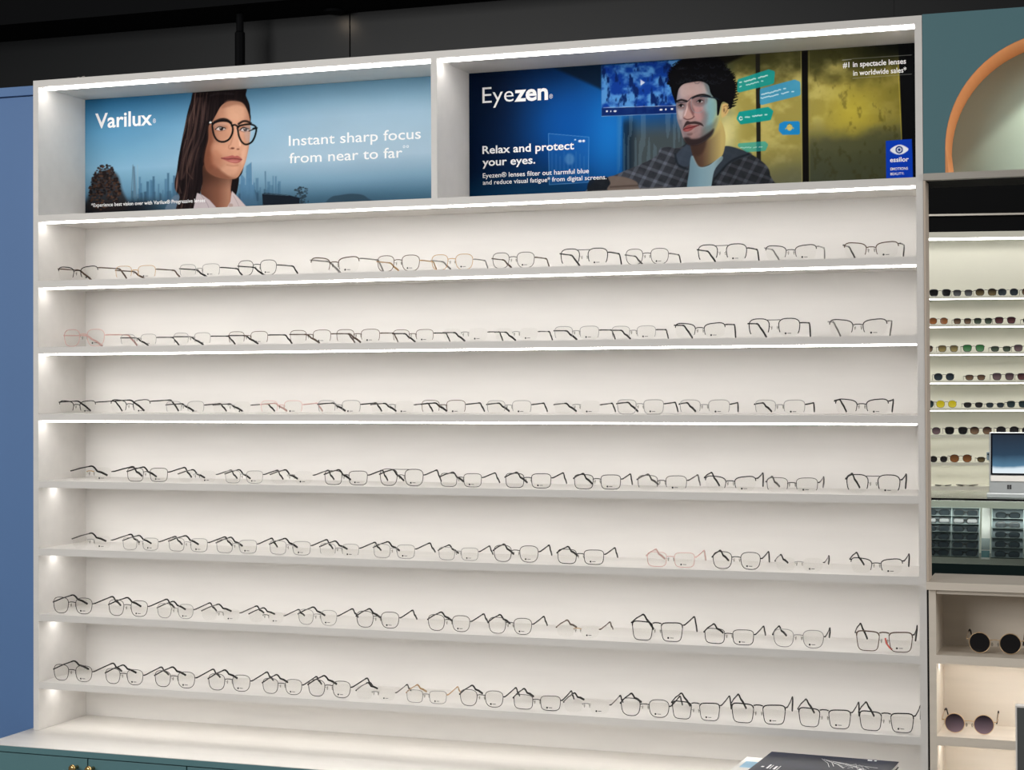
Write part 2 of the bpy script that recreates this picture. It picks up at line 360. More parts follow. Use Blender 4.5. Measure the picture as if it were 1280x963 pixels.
    for q, c, w, al in (([(265, 130), (225, 260), (205, 400), (170, 560), (150, 700)], (104, 76, 68), 3.0, .45), ([(290, 130), (255, 300), (235, 460), (200, 600), (165, 690)], (86, 62, 56), 2.4, .5),
                    ([(320, 160), (295, 300), (270, 450), (250, 560)], (64, 46, 44), 2.5, .5), ([(180, 420), (160, 540), (140, 640), (128, 730), (150, 800)], (92, 66, 60), 1.4, .5),
                    ([(240, 180), (205, 300), (190, 420)], (118, 88, 80), 1.0, .5), ([(360, 110), (420, 95), (520, 100)], (62, 56, 60), 2.2, .35), ([(220, 420), (190, 540), (190, 640), (230, 700)], (110, 80, 70), 1.2, .4),
                    ([(275, 480), (240, 620), (200, 740), (180, 860)], (70, 50, 46), 2, .5), ([(290, 560), (280, 680), (250, 800)], (14, 10, 12), 3, .6), ([(330, 300), (320, 450), (305, 600)], (12, 9, 11), 3, .6)):
        p.line(P1(q), w, c, w*.5, al)
    # neck, collar
    p.poly(P1([(310, 600), (302, 720), (288, 800), (320, 850), (400, 905), (490, 910), (520, 840), (500, 780), (508, 660), (420, 640)]),
           lambda a, b: np.stack([np.interp(a, [252, 272, 286, 290], c) for c in ((92, 128, 176, 160), (58, 84, 126, 110), (46, 66, 102, 90))], 1)/255*(.72+.28*ss(219, 240, b))[:, None], .6)
    p.poly(P1([(262, 800), (300, 815), (350, 850), (402, 908), (235, 915)]), (196, 184, 188), .5, 1, False); p.line(P1([(290, 815), (330, 870), (345, 905)]), .7, (130, 118, 124), .4, .7)
    p.poly(P1([(508, 785), (560, 840), (612, 898), (470, 910), (498, 862)]), (208, 192, 192), .5, 1, False); p.ell(c1(500, 888), 3, 2.4, (182, 158, 152), .5); p.line(P1([(520, 820), (545, 865), (560, 900)]), .6, (150, 132, 134), .4, .7)
    # face
    face = [(345, 330), (342, 420), (322, 500), (312, 580), (330, 640), (380, 678), (440, 696), (510, 702), (548, 690), (575, 650), (602, 590), (624, 500), (634, 430), (640, 340), (632, 260), (610, 200), (580, 162), (530, 150), (478, 154), (432, 185), (400, 240), (372, 290)]
    def skin(a, b):
        q = np.interp(a, [255, 262, 275, 292, 303, 311], [.52, .70, .92, 1.04, 1.03, .88])*np.interp(b, [126, 135, 150, 185, 210, 224], [.86, .96, 1.0, 1.02, .98, .86])
        q = q*(.97+.06*fbm(a*.3, b*.3, 8)); return np.clip(np.stack([206*q, 152*q**1.2, 124*q**1.3], 1)/255, 0, 1)
    p.poly(P1(face), skin, .5)
    p.poly(P1([(345, 330), (342, 420), (322, 500), (312, 580), (330, 640), (372, 620), (372, 540), (372, 440), (372, 350)]), (120, 70, 50), 4.0, .7)
    p.poly(P1([(470, 160), (560, 160), (600, 200), (600, 260), (540, 290), (470, 260)]), (226, 178, 148), 4, .5)
    p.poly(P1([(380, 450), (470, 470), (470, 520), (400, 540), (360, 500)]), (222, 164, 134), 4, .5)
    p.poly(P1([(590, 470), (622, 460), (606, 560), (580, 600), (575, 540)]), (232, 182, 156), 2.5, .6)
    p.poly(P1([(470, 600), (540, 606), (545, 660), (480, 680), (430, 650)]), (224, 172, 144), 3, .5)
    p.poly(P1([(380, 600), (430, 640), (500, 690), (540, 698), (440, 700), (360, 670), (330, 630)]), (122, 74, 56), 2.2, .7)
    p.poly(P1([(400, 500), (440, 540), (430, 600), (390, 620), (360, 560), (370, 510)]), (178, 116, 90), 3.5, .5); p.poly(P1([(470, 150), (530, 148), (580, 162), (600, 190), (540, 175), (440, 200)]), (150, 98, 76), 2.0, .5)
    # nose
    p.poly(P1([(520, 330), (545, 340), (560, 400), (570, 460), (560, 490), (530, 496), (495, 488), (505, 450), (525, 400)]), (218, 164, 136), 1.2, .7)
    p.line(P1([(545, 345), (560, 410), (566, 465)]), 1.6, (242, 200, 174), .9, .8)
    p.line(P1([(522, 340), (515, 400), (498, 460)]), 1.4, (168, 112, 88), .9, .5)
    p.ell(c1(513, 484), 2.4, 1.2, (104, 56, 44), .6, .9); p.ell(c1(552, 490), 1.8, 1.0, (120, 66, 52), .6, .8); p.line(P1([(488, 462), (486, 482), (500, 490)]), .9, (160, 100, 78), .6, .6)
    # eyes, brows
    for cx, cy, rx in ((428, 346, 6.4), (598, 352, 5.8)):
        p.ell(c1(cx, cy-8), rx*1.25, 4.0, (140, 92, 74), 1.6, .55); p.ell(c1(cx, cy), rx, 2.3, (214, 204, 200), .5, .95)
        p.ell(c1(cx+6, cy-2), 2.5, 2.5, (34, 24, 24), .5); p.line([c1(cx-rx*5.6, cy+3), c1(cx-8, cy-15), c1(cx+rx*5.4, cy-4)], 1.3, (24, 18, 18), .4); p.ell(c1(cx+1, cy-6), .5, .5, (240, 240, 240), .3)
        p.line([c1(cx-rx*5, cy+6), c1(cx, cy+16), c1(cx+rx*5, cy+6)], .6, (120, 76, 62), .5, .7)
    p.line(P1([(385, 298), (430, 279), (470, 281), (502, 303)]), 2.8, (36, 26, 25), .7); p.line(P1([(556, 312), (585, 294), (615, 293), (642, 306)]), 2.6, (36, 26, 25), .7)
    # lips
    p.poly(P1([(432, 553), (480, 541), (512, 534), (530, 540), (550, 537), (580, 562), (552, 588), (512, 588), (468, 572)]), (176, 98, 92), .6)
    p.line(P1([(434, 554), (480, 560), (520, 556), (578, 564)]), 1.0, (104, 48, 46), .5); p.poly(P1([(490, 570), (550, 572), (545, 582), (505, 582)]), (206, 134, 124), .9, .7); p.line(P1([(475, 602), (515, 608), (550, 604)]), 1.6, (172, 116, 92), 1, .6)
    p.poly(P1([(600, 330), (665, 330), (650, 400), (620, 440), (600, 400)]), (206, 214, 224), 2, .25); p.poly(P1([(390, 310), (470, 305), (450, 330), (395, 345)]), (190, 170, 164), 2, .25)
    # spectacles on the print
    K = (13, 13, 16)
    p.line(P1([(374, 312), (420, 292), (480, 294), (510, 322), (513, 370), (490, 418), (450, 438), (410, 430), (385, 398), (373, 352)]), 2.3, K, .4, 1, True)
    p.line(P1([(552, 332), (600, 316), (650, 316), (680, 338), (674, 390), (650, 438), (610, 457), (580, 440), (560, 402), (552, 362)]), 2.2, K, .4, 1, True)
    p.line(P1([(508, 325), (530, 318), (554, 334)]), 2.2, K, .4); p.line(P1([(376, 308), (345, 302)]), 2.6, K, .4); p.ell(c1(357, 301), 1.5, 1.2, (235, 235, 235), .3); p.line(P1([(630, 362), (676, 344)]), 1.2, K, .4); p.line(P1([(660, 345), (684, 340)]), 2.4, K, .4)
    # dark box at the right of the skyline
    p.poly(P1([(722, 806), (740, 800), (910, 815), (990, 835), (985, 890), (728, 892)]), (24, 32, 42), .5, 1, False); p.line(P1([(724, 806), (910, 818)]), .6, (96, 132, 154), .4, .8)

def paint_man(p, s, t):
    U, V = p.U, p.V; idx = np.arange(len(s))
    top = 92-(U-587)*.0685; bot = 247-(U-587)*.049
    tt = (V-top)/(bot-top)
    def mixc(a, c): p.mix(idx, np.clip(a, 0, 1), c)
    p.I[:] = np.array((4, 24, 52))/255.
    mixc(ss(.0, .32, s)*np.exp(-((tt-.5)/.55)**2), (14, 76, 150)); mixc(np.exp(-((U-762)/34)**2)*np.exp(-((tt-.55)/.4)**2)*.9, (24, 118, 200))
    mixc(np.exp(-((U-612)/30)**2)*ss(.7, 0, tt)*.6, (3, 14, 34)); mixc(ss(.72, 1.05, tt)*(1-ss(690, 760, U)), (8, 52, 84)); mixc(np.exp(-((U-700)/40)**2)*np.exp(-((tt-.45)/.3)**2)*.5, (10, 96, 190))
    p.poly([(690, 84), (752, 80), (752, 112), (735, 104)], (8, 22, 36), 3, .8, False)
    # grey curtain behind the screen, vertical streaks
    st = vnoise(U*.35, V*.02, 7)
    mixc(ss(775, 790, U)*(1-ss(860, 880, U))*ss(.35, .62, tt), (66, 76, 80)); mixc(ss(776, 781, U)*(1-ss(785, 800, U))*.7*ss(.4, .5, tt), (14, 28, 44)); mixc(ss(768, 776, U)*(1-ss(850, 870, U))*(st > .6)*.25, (120, 150, 165))
    mixc(ss(850, 862, U)*(1-ss(900, 920, U)), (30, 40, 40))
    # gold wall to the right
    n1 = fbm(U*.045, V*.06, 11); n2 = fbm(U*.012, V*.02, 17)
    g = ss(888, 925, U); mixc(g, (158, 146, 74)); mixc(g*ss(.45, .75, n1+.25*n2)*.7, (204, 190, 112)); mixc(g*ss(.62, 1.02, tt+.25*(n2-.5))*.8, (88, 92, 76)); mixc(g*ss(1010, 1128, U)*.55, (96, 88, 26)); mixc(g*np.exp(-((U-1066)/34)**2)*np.exp(-((tt-.5)/.22)**2)*.75, (196, 178, 62))
    mixc(g*ss(.30, .02, tt+.3*(n1-.5))*.75, (38, 40, 22)); mixc(ss(1008, 1012, U)*ss(.62, .85, tt+.2*n1)*.75, (54, 60, 48)); mixc(g*ss(.55, .75, fbm(U*.16, V*.1, 31))*.35*ss(1010, 1020, U), (52, 50, 22))
    mixc(ss(1040, 1128, U)*ss(.22, .0, tt), (16, 18, 14)); mixc(np.exp(-((U-905)/16)**2)*np.exp(-((tt-.62)/.22)**2)*.9, (232, 222, 150))
    p.poly([(885, 70), (938, 66), (900, 84), (890, 90)], (16, 14, 10), 2.5, .9, False)
    for a, w, c in ((947.5, 5.5, (34, 32, 26)), (1006, 8.0, (12, 11, 10))): p.line([(a-.6, 40), (a+1.5, 260)], w, c, .5, 1)
    p.line([(1001.2, 40), (1002.8, 260)], .6, (190, 178, 110), .4, .8); p.line([(1011, 40), (1012.4, 260)], .6, (150, 140, 80), .4, .6)
    p.poly([(1122, 30), (1127, 160), (1128, 260), (1180, 260), (1180, 30)], (9, 10, 12), 1.0, 1, False); p.line([(1122.5, 78), (1127, 175)], .8, (200, 180, 70), .5, .8)
    c4 = lambda x, y: (740+x/5.204, 60+y/5.204); c8 = lambda x, y: (820+x/7.7, 65+y/7.7); c6 = lambda x, y: (900+x/5.5, 60+y/5.5)
    P4 = lambda L: [c4(*q) for q in L]; P8 = lambda L: [c8(*q) for q in L]; P6 = lambda L: [c6(*q) for q in L]
    # floating screen
    def scr(a, b):
        n = fbm(a*.07, b*.09, 41); m = fbm(a*.2, b*.08, 47); k = ss(.35, .62, n)[:, None]; d = ss(.52, .68, m)[:, None]
        return ((np.array((16, 58, 150))*(1-k)+np.array((86, 150, 214))*k)*(1-d)+np.array((10, 34, 92))*d)/255
    p.poly(P4([(62, 118), (62, 445), (560, 425), (560, 80)]), scr, .5, .95, False); p.poly(P4([(62, 392), (62, 445), (560, 425), (560, 372)]), (12, 36, 96), .4, .9, False)
    p.line(P4([(75, 388), (555, 375)]), .6, (190, 210, 235), .3, .8); p.line(P4([(62, 445), (560, 425)]), .6, (150, 190, 225), .3, .8); p.line(P4([(62, 118), (62, 445)]), .5, (60, 120, 190), .3, .7)
    for x, y, w in ((97, 412, 1.3), (122, 412, .6), (150, 411, 1.9), (449, 402, 1.9), (480, 400, 1.0), (520, 397, 1.6)): p.ell(c4(x, y), w, 1.1, (235, 240, 245), .3)
    p.poly(P4([(315, 205), (345, 225), (316, 245)]), (220, 230, 240), .5, .9, False)
    # wire panel on the blue wall
    wp = [(685.5, 167), (736, 171.5), (735.5, 228), (686.5, 231)]; p.poly(wp, (40, 110, 190), .5, .35, False); p.line(wp, .6, (110, 175, 225), .3, .7, True, False)
    for k in range(9): p.line([(690+k*5, 190+(k % 3)*3), (690+k*5, 226)], 1.4, (90, 150, 200), .8, .22)
    p.ell((712, 199), 6, 7, (130, 175, 210), 2, .35); p.ell((725, 176.5), 2.2, 1.6, (230, 240, 250), .4); p.ell((729.5, 176.3), 1.6, 1.6, (230, 240, 250), .4); p.ell((719, 174.8), 1.2, .9, (190, 215, 235), .4)
    # hooded jacket with checks
    def plaid(a, b):
        x = a+.55*b; y = b-.35*a; q = np.full(len(a), .17)
        q += .08*ss(.2, .1, np.abs(((x*.062) % 1)-.5))+.08*ss(.2, .1, np.abs(((y*.075) % 1)-.5)); q += .10*fbm(a*.12, b*.12, 3)-.03
        sh = np.interp(a, [760, 830, 870, 900, 962], [1.25, 1.1, .75, .85, .9]); q = q*sh
        return np.clip(np.stack([q*.95, q*1.0, q*1.12], 1), 0, 1)
    p.poly(P4([(-10, 960), (-10, 900), (40, 850), (120, 838), (230, 792), (350, 742), (425, 695), (440, 660), (490, 645), (560, 652), (640, 620), (720, 700), (840, 690), (862, 640), (950, 655), (1050, 700), (1135, 765), (1160, 830), (1165, 960), (500, 960)]), plaid, .7)
    p.poly(P4([(545, 700), (600, 640), (645, 625), (655, 700), (625, 770), (570, 760)]), (58, 68, 82), 1.2, .9); p.line(P4([(540, 690), (560, 760), (620, 790)]), 2.2, (28, 34, 42), 1, .8)
    p.poly(P4([(860, 645), (950, 655), (1040, 690), (960, 720), (880, 760), (800, 840), (770, 830), (830, 740)]), (52, 60, 70), 1.4, .9); p.line(P4([(1020, 690), (900, 740), (800, 850), (760, 920)]), 2.4, (26, 30, 36), 1, .8)
    p.poly(P4([(-20, 870), (50, 840), (110, 850), (110, 930), (-20, 940)]), (24, 28, 34), 1, .9); p.poly(P4([(108, 838), (200, 838), (285, 868), (300, 900), (300, 940), (108, 930), (120, 880)]), (112, 98, 90), 1, .95); p.line(P4([(120, 905), (200, 900), (300, 895)]), 1.6, (60, 48, 44), 1, .7)
    p.line(P4([(0, 930), (480, 905)]), .8, (150, 140, 130), .5, .5)
    # t-shirt, neck
    p.poly(P4([(648, 700), (690, 772), (760, 765), (835, 705), (850, 725), (795, 800), (755, 950), (625, 950), (632, 800)]), lambda a, b: np.stack([np.interp(a, [860, 876, 892, 905], c) for c in ((104, 126, 140, 112), (132, 158, 168, 132), (146, 172, 178, 136))], 1)/255, .7)
    p.poly(P4([(645, 600), (760, 560), (830, 470), (868, 570), (852, 690), (800, 735), (740, 768), (695, 770), (660, 715)]),
           lambda a, b: np.stack([np.interp(a, [866, 878, 890, 902], c) for c in ((70, 92, 140, 190), (52, 68, 122, 168), (44, 54, 84, 104))], 1)/255, .7)
    p.line(P4([(655, 705), (695, 774), (760, 768), (838, 708)]), 1.4, (150, 172, 178), .6, .8); p.poly(P4([(650, 620), (740, 600), (720, 680), (670, 700)]), (58, 42, 38), 2.5, .7)
    # head
    p.poly(P8([(628, 520), (660, 496), (690, 502), (705, 540), (690, 590), (662, 620), (630, 625)]), (206, 172, 112), .6); p.line(P8([(650, 530), (678, 518), (688, 550), (665, 590)]), .8, (120, 84, 54), .5, .8); p.ell(c8(655, 560), 1.3, 2.5, (110, 80, 56), .6, .7)
    def skin(a, b):
        r = [np.interp(a, [845, 853, 864, 876, 888, 898, 904], c) for c in ((136, 172, 180, 166, 136, 150, 196), (134, 150, 142, 140, 166, 168, 174), (144, 152, 138, 140, 170, 140, 100))]
        q = np.interp(b, [100, 112, 130, 150, 170, 182], [.84, .96, .97, .95, .86, .6])*(.94+.12*fbm(a*.35, b*.35, 13)); return np.clip(np.stack(r, 1)/255*q[:, None], 0, 1)
    p.poly(P8([(206, 350), (196, 460), (194, 560), (206, 660), (238, 750), (262, 830), (300, 882), (350, 896), (420, 886), (500, 835), (560, 770), (604, 660), (630, 560), (630, 470), (580, 400), (530, 330), (500, 280), (400, 262), (300, 275), (225, 310)]), skin, .5)
    p.poly(P8([(560, 640), (610, 560), (640, 600), (620, 720), (560, 800), (500, 830), (540, 740)]), (206, 188, 112), 3.5, .6)
    p.poly(P8([(480, 470), (580, 470), (590, 600), (540, 720), (470, 740), (480, 600)]), (116, 178, 188), 4.5, .35)
    p.poly(P8([(370, 540), (450, 540), (460, 640), (400, 660), (365, 610)]), (196, 138, 136), 2.4, .55); p.poly(P8([(215, 540), (260, 545), (250, 640), (215, 640)]), (206, 190, 186), 1.6, .6)
    p.poly(P8([(240, 320), (400, 300), (480, 330), (470, 400), (330, 420), (240, 430)]), (196, 172, 166), 3.0, .6)
    p.poly(P8([(205, 600), (230, 700), (262, 800), (290, 850), (330, 800), (280, 760), (240, 660)]), (96, 92, 98), 2.2, .35); p.poly(P8([(460, 720), (540, 690), (590, 640), (560, 760), (500, 820), (430, 830), (440, 770)]), (92, 96, 92), 3, .5); p.poly(P8([(200, 480), (300, 480), (300, 540), (250, 560), (205, 545)]), (96, 78, 80), 1.8, .45); p.poly(P8([(350, 440), (480, 430), (490, 490), (440, 520), (370, 515)]), (100, 80, 84), 1.8, .45)
    # nose
    p.poly(P8([(300, 470), (335, 520), (365, 590), (368, 620), (340, 640), (300, 648), (266, 634), (272, 600), (290, 540)]), (188, 146, 138), .8, .85); p.line(P8([(308, 480), (296, 550), (276, 610)]), 1.3, (222, 200, 194), .7, .8); p.poly(P8([(320, 500), (362, 590), (366, 622), (345, 600)]), (124, 86, 86), 1, .7)
    p.line(P8([(268, 636), (300, 650), (345, 640), (366, 622)]), 1.2, (74, 40, 40), .6, .8)
    # eyes and brows
    for x, y, rx in ((242, 516, 3.6), (424, 474, 4.2)):
        p.ell(c8(x, y), rx*1.4, 3.4, (112, 84, 84), 1.2, .6); p.ell(c8(x, y), rx, 1.7, (196, 192, 194), .4, .9); p.ell(c8(x-3, y), 1.9, 1.8, (22, 18, 20), .4); p.line([c8(x-rx*7, y+2), c8(x, y-14), c8(x+rx*7, y-2)], 1.1, (20, 16, 18), .4)
    p.line(P8([(202, 474), (245, 462), (296, 474)]), 2.4, (24, 20, 22), .6); p.line(P8([(345, 444), (400, 420), (460, 412), (520, 428)]), 2.4, (24, 20, 22), .6)
    p.poly(P8([(300, 500), (322, 560), (356, 600), (372, 570), (350, 520), (330, 470)]), (104, 72, 74), 1.6, .55); p.poly(P8([(430, 560), (500, 600), (480, 700), (440, 690), (440, 620)]), (110, 96, 98), 3, .45); p.poly(P8([(470, 300), (520, 340), (560, 440), (520, 420), (480, 360)]), (90, 96, 100), 2, .6)
    # moustache, mouth, beard
    p.poly(P8([(262, 735), (278, 690), (300, 664), (330, 672), (380, 668), (436, 684), (458, 716), (430, 706), (370, 694), (300, 704)]), (44, 32, 34), .7, .9)
    p.poly(P8([(258, 748), (290, 716), (320, 702), (350, 706), (412, 704), (370, 730), (335, 756), (300, 768), (272, 766)]), (138, 74, 74), .5); p.line(P8([(262, 744), (310, 732), (350, 724), (412, 706)]), .9, (84, 24, 30), .4); p.ell(c8(300, 752), 2.6, 1.1, (176, 90, 92), .6, .6)
    p.poly(P8([(268, 830), (310, 822), (350, 838), (420, 828), (500, 780), (556, 740), (540, 800), (470, 862), (400, 895), (330, 900), (290, 880)]), (38, 30, 32), 1.8, .88); p.poly(P8([(300, 786), (350, 780), (345, 800), (310, 804)]), (90, 66, 66), 1, .5)
    # hair
    HK = (9, 9, 12); rnd = random.Random(3)
    p.poly(P8([(192, 500), (168, 440), (150, 390), (140, 320), (150, 285), (172, 262), (150, 205), (186, 140), (250, 98), (310, 72), (420, 52), (540, 58), (630, 96), (652, 150), (700, 190), (738, 250), (762, 330), (750, 430), (722, 530), (692, 500), (645, 480), (622, 520), (606, 596), (588, 604), (584, 480), (560, 445), (525, 395), (500, 318), (430, 284), (340, 292), (266, 310), (222, 352), (204, 420)]), HK, .6)
    edge = Paint.spl(P8([(140, 320), (150, 285), (160, 240), (150, 205), (186, 140), (250, 98), (310, 72), (420, 56), (540, 60), (630, 96), (652, 150), (700, 190), (738, 250), (762, 330), (750, 430), (722, 530)]), False, 4)
    for e in edge:
        for k in range(4): p.line([(e[0]+rnd.uniform(-3.6, 3.6)+1.8*math.cos(a), e[1]+rnd.uniform(-.4, .4)+1.8*math.sin(a)) for a in (0, 1.6, 3.2, 4.4)], .8, HK, .4, .9)
    for k in range(46): x, y = rnd.uniform(200, 700), rnd.uniform(100, 300); p.line([c8(x+22*math.cos(a), y+14*math.sin(a)) for a in (0, 1.2, 2.4, 3.4)], .7, (38, 42, 52), .5, .5)
    # spectacles on the print
    K = (28, 34, 44)
    p.line(P8([(194, 486), (250, 486), (300, 478), (322, 458), (345, 440), (410, 430), (470, 432), (560, 444), (606, 458)]), .8, K, .4); p.line(P8([(345, 442), (338, 500), (350, 560), (390, 585), (440, 575), (470, 530), (478, 440)]), .5, (130, 150, 160), .4, .8); p.line(P8([(200, 490), (210, 550), (245, 570), (275, 545), (292, 490)]), .5, (140, 150, 160), .4, .7); p.line(P8([(430, 432), (480, 426), (590, 450)]), 1.2, (22, 36, 46), .5)
    # message bubbles
    for q, c, al in (([(120, 228), (340, 150), (372, 160), (366, 236), (340, 246), (118, 306)], (26, 152, 146), .92), ([(274, 292), (520, 222), (548, 234), (550, 318), (274, 392)], (52, 152, 204), .85), ([(128, 448), (340, 406), (366, 430), (350, 490), (136, 526), (114, 490)], (16, 150, 144), .95),
                     ([(412, 522), (440, 506), (548, 504), (550, 596), (430, 598), (408, 570)], (28, 138, 208), .97), ([(122, 664), (312, 644), (324, 660), (310, 704), (180, 716)], (40, 166, 160), .7)):
        p.rpoly(P6(q), c, 2.6, .5, al)
    rn = random.Random(9)
    def scrawl(a, b, h, n):
        for k in range(n):
            f = (k+.5)/n; x = a[0]+(b[0]-a[0])*f; y = a[1]+(b[1]-a[1])*f
            if rn.random() < .85: p.line([c6(x-(b[0]-a[0])/n*.4, y+rn.uniform(-3, 3)), c6(x+(b[0]-a[0])/n*.3, y+rn.uniform(-3, 3)-1)], h, (226, 240, 240), .4, .8)
    scrawl((134, 240), (328, 190), 1.5, 12); scrawl((134, 268), (298, 226), 1.1, 11); scrawl((285, 322), (470, 274), 1.4, 11); scrawl((280, 348), (510, 296), 1.3, 13); scrawl((172, 480), (342, 454), 1.5, 10); scrawl((140, 688), (292, 680), .7, 12)
    p.line(P6([(152, 478), (138, 474), (133, 486), (142, 496), (153, 490)]), 1.0, (235, 245, 245), .3); p.ell(c6(478, 546), 3.4, 4.2, (214, 196, 110), .5); p.line(P6([(452, 556), (478, 540), (504, 552)]), 1.4, (200, 184, 104), .5); p.line(P6([(466, 528), (478, 522), (492, 530)]), 1.0, (80, 110, 90), .4)
    # blue maker's panel with the eye mark, thin rules of the claim
    p.poly([(1107.2, 176.2), (1139.8, 173.8), (1141.5, 230), (1107.8, 232)], (12, 62, 190), .4, 1, False)
    eye = [(1112.6, 188), (1117, 183.6), (1123.8, 181.0), (1130, 182.4), (1135.6, 186.6), (1131, 191.2), (1124.6, 193.4), (1118, 192.0)]
    p.poly(eye, (240, 244, 250), .35); p.ell((1124, 187.3), 4.7, 4.7, (20, 54, 130), .35); p.ell((1124, 187.3), 3.0, 3.0, (236, 240, 248), .35); p.ell((1124, 187.3), 1.8, 1.8, (20, 50, 120), .35)
    p.line([(1065, 73.4), (1139.5, 68.6)], .5, (170, 170, 165), .3, .8); p.line([(1066, 97.8), (1139.5, 92.8)], .5, (170, 170, 165), .3, .8); p.line([(1053, 75.2), (1064, 74.3)], .9, (190, 190, 185), .4, .7)

PY = .2262
PG1, PG2 = .95, .95
p1 = thing('wall_poster', 'poster of a long-haired woman in round black glasses over a hazy city skyline', 'poster', (T, DEP-.001, 2.203))
p2 = thing('wall_poster', 'blue and gold poster of a curly-haired man in glasses with chat bubbles', 'poster', (XD+T, DEP-.001, 2.203))
def poster(root, x0, x1, nx, nz, painter, gain):
    b = put('board', box((x0, PY+.0002, 2.2031), (x1, DEP-.0004, ZT-TH-.0005)), M_white); 
    f = put('printed_sheet', sheet_mesh('printed_sheet', x0, x1, 2.203, ZT-TH-.0005, PY, nx, nz, painter, gain), M_print)
    for o in (b, f): o.parent = root; o.matrix_parent_inverse = Matrix.Translation(root.location).inverted()
poster(p1, T+.0006, XD-.0006, 660, 205, paint_woman, PG1)
poster(p2, XD+T+.0006, W-T-.0006, 830, 240, paint_man, PG2)

# lettering on the posters
def text_mesh(body, bold=0):
    cu = bpy.data.curves.new('t', 'FONT'); cu.body = body; cu.size = 1; cu.offset = bold; cu.resolution_u = 3; cu.space_character = 1.0
    o = bpy.data.objects.new('t', cu); C.objects.link(o); dg = bpy.context.evaluated_depsgraph_get()
    m = bpy.data.meshes.new_from_object(o.evaluated_get(dg)); bpy.data.objects.remove(o); bpy.data.curves.remove(cu); return m
_cap = text_mesh('H'); CAPH = max(v.co.y for v in _cap.vertices); bpy.data.meshes.remove(_cap)
def lettering(parent, body, x, z, w, cap, bold=0, m=None, y=None):
    me = text_mesh(body, bold); x0 = min(v.co.x for v in me.vertices); x1 = max(v.co.x for v in me.vertices)
    sx, sz = w/(x1-x0), cap/CAPH
    yy = (PY-.0004) if y is None else y
    for v in me.vertices: v.co = Vector((x+(v.co.x-x0)*sx, yy, z+v.co.y*sz))
    o = put('lettering', me, m or M_text); o.parent = parent; o.matrix_parent_inverse = Matrix.Translation(parent.location).inverted(); return o
lettering(p1, 'Varilux', .0494, 2.4405, .1816, .040, .018)
lettering(p1, '\u00ae', .2335, 2.4445, .0095, .012)
lettering(p1, 'Instant sharp focus', .6498, 2.3607, .3815, .0268, .006)
lettering(p1, 'from near to far', .6508, 2.3140, .3284, .0268, .006)
lettering(p1, '\u00b0\u00b0', .9804, 2.326, .017, .018)
lettering(p1, '*Experience best vision over with Varilux\u00ae Progressive lenses', .0362, 2.2201, .3602, .0098, .012)
lettering(p2, 'Eye', 1.2027, 2.4429, .0849, .0405, -.004)
lettering(p2, 'zen', 1.2898, 2.4428, .0902, .0405, .028)
lettering(p2, '\u00ae', 1.3833, 2.4438, .0095, .011)
lettering(p2, 'Relax and protect', 1.202, 2.3122, .2463, .0195, .018)
lettering(p2, 'your eyes.', 1.2019, 2.2808, .1431, .0195, .018)
lettering(p2, 'Eyezen\u00ae lenses filter out harmful blue', 1.2028, 2.2500, .2841, .0118, .006)
lettering(p2, 'and reduce visual fatigue* from digital screens.', 1.2027, 2.2325, .3301, .0112, .006)
lettering(p2, '#1 in spectacle lenses', 2.1222, 2.4743, .1482, .0122, .018)
lettering(p2, 'in worldwide sales*', 2.1466, 2.4535, .1246, .0122, .012)
lettering(p2, 'essilor', 2.2313, 2.2421, .0437, .0108, .02)
lettering(p2, 'EMOTIONS', 2.2321, 2.2224, .0409, .0062, .01)
lettering(p2, 'BEAUTY:', 2.232, 2.2110, .0316, .0058, .01)

# ------------------------------------------------------------------ eyeglasses
STY = {  # lens w, h, exponent, taper, cat lift, rim, rim radius, bridge height fraction
    'B': (.0535, .0350, 3.2, .20, .15, 'half', .0009, .66), 'H': (.0505, .0335, 3.4, .10, .02, 'half', .0008, .62),
    'N': (.0520, .0420, 2.9, .20, .00, 'half', .0011, .62), 'P': (.0505, .0405, 2.8, .20, .00, 'full', .0009, .68),
    'Q': (.0520, .0355, 3.8, .12, .02, 'full', .0009, .68), 'A': (.0520, .0420, 3.0, .18, .00, 'full', .0010, .62),
    'R': (.0510, .0335, 3.2, .12, .02, 'none', .0007, .66), 'S': (.0525, .0425, 4.4, .21, .04, 'full', .0009, .93)}
BR = .0175; NOM = {}
def outline(st, n=34):
    w, h, e, tp, lift = STY[st][:5]; pts = []
    for k in range(n):
        a = 2*PI*k/n; c, s = math.cos(a), math.sin(a)
        x = w/2*math.copysign(abs(c)**(2/e), c); z = h/2*math.copysign(abs(s)**(2/e), s)
        x *= 1-tp*(.5-z/h); z += lift*h*(x/w)*(.5+z/h)
        pts.append((x, z))
    zm = min(q[1] for q in pts); return [(x, z-zm) for x, z in pts]
def wrap(x): return 1.15*x*x
CACHE = {}
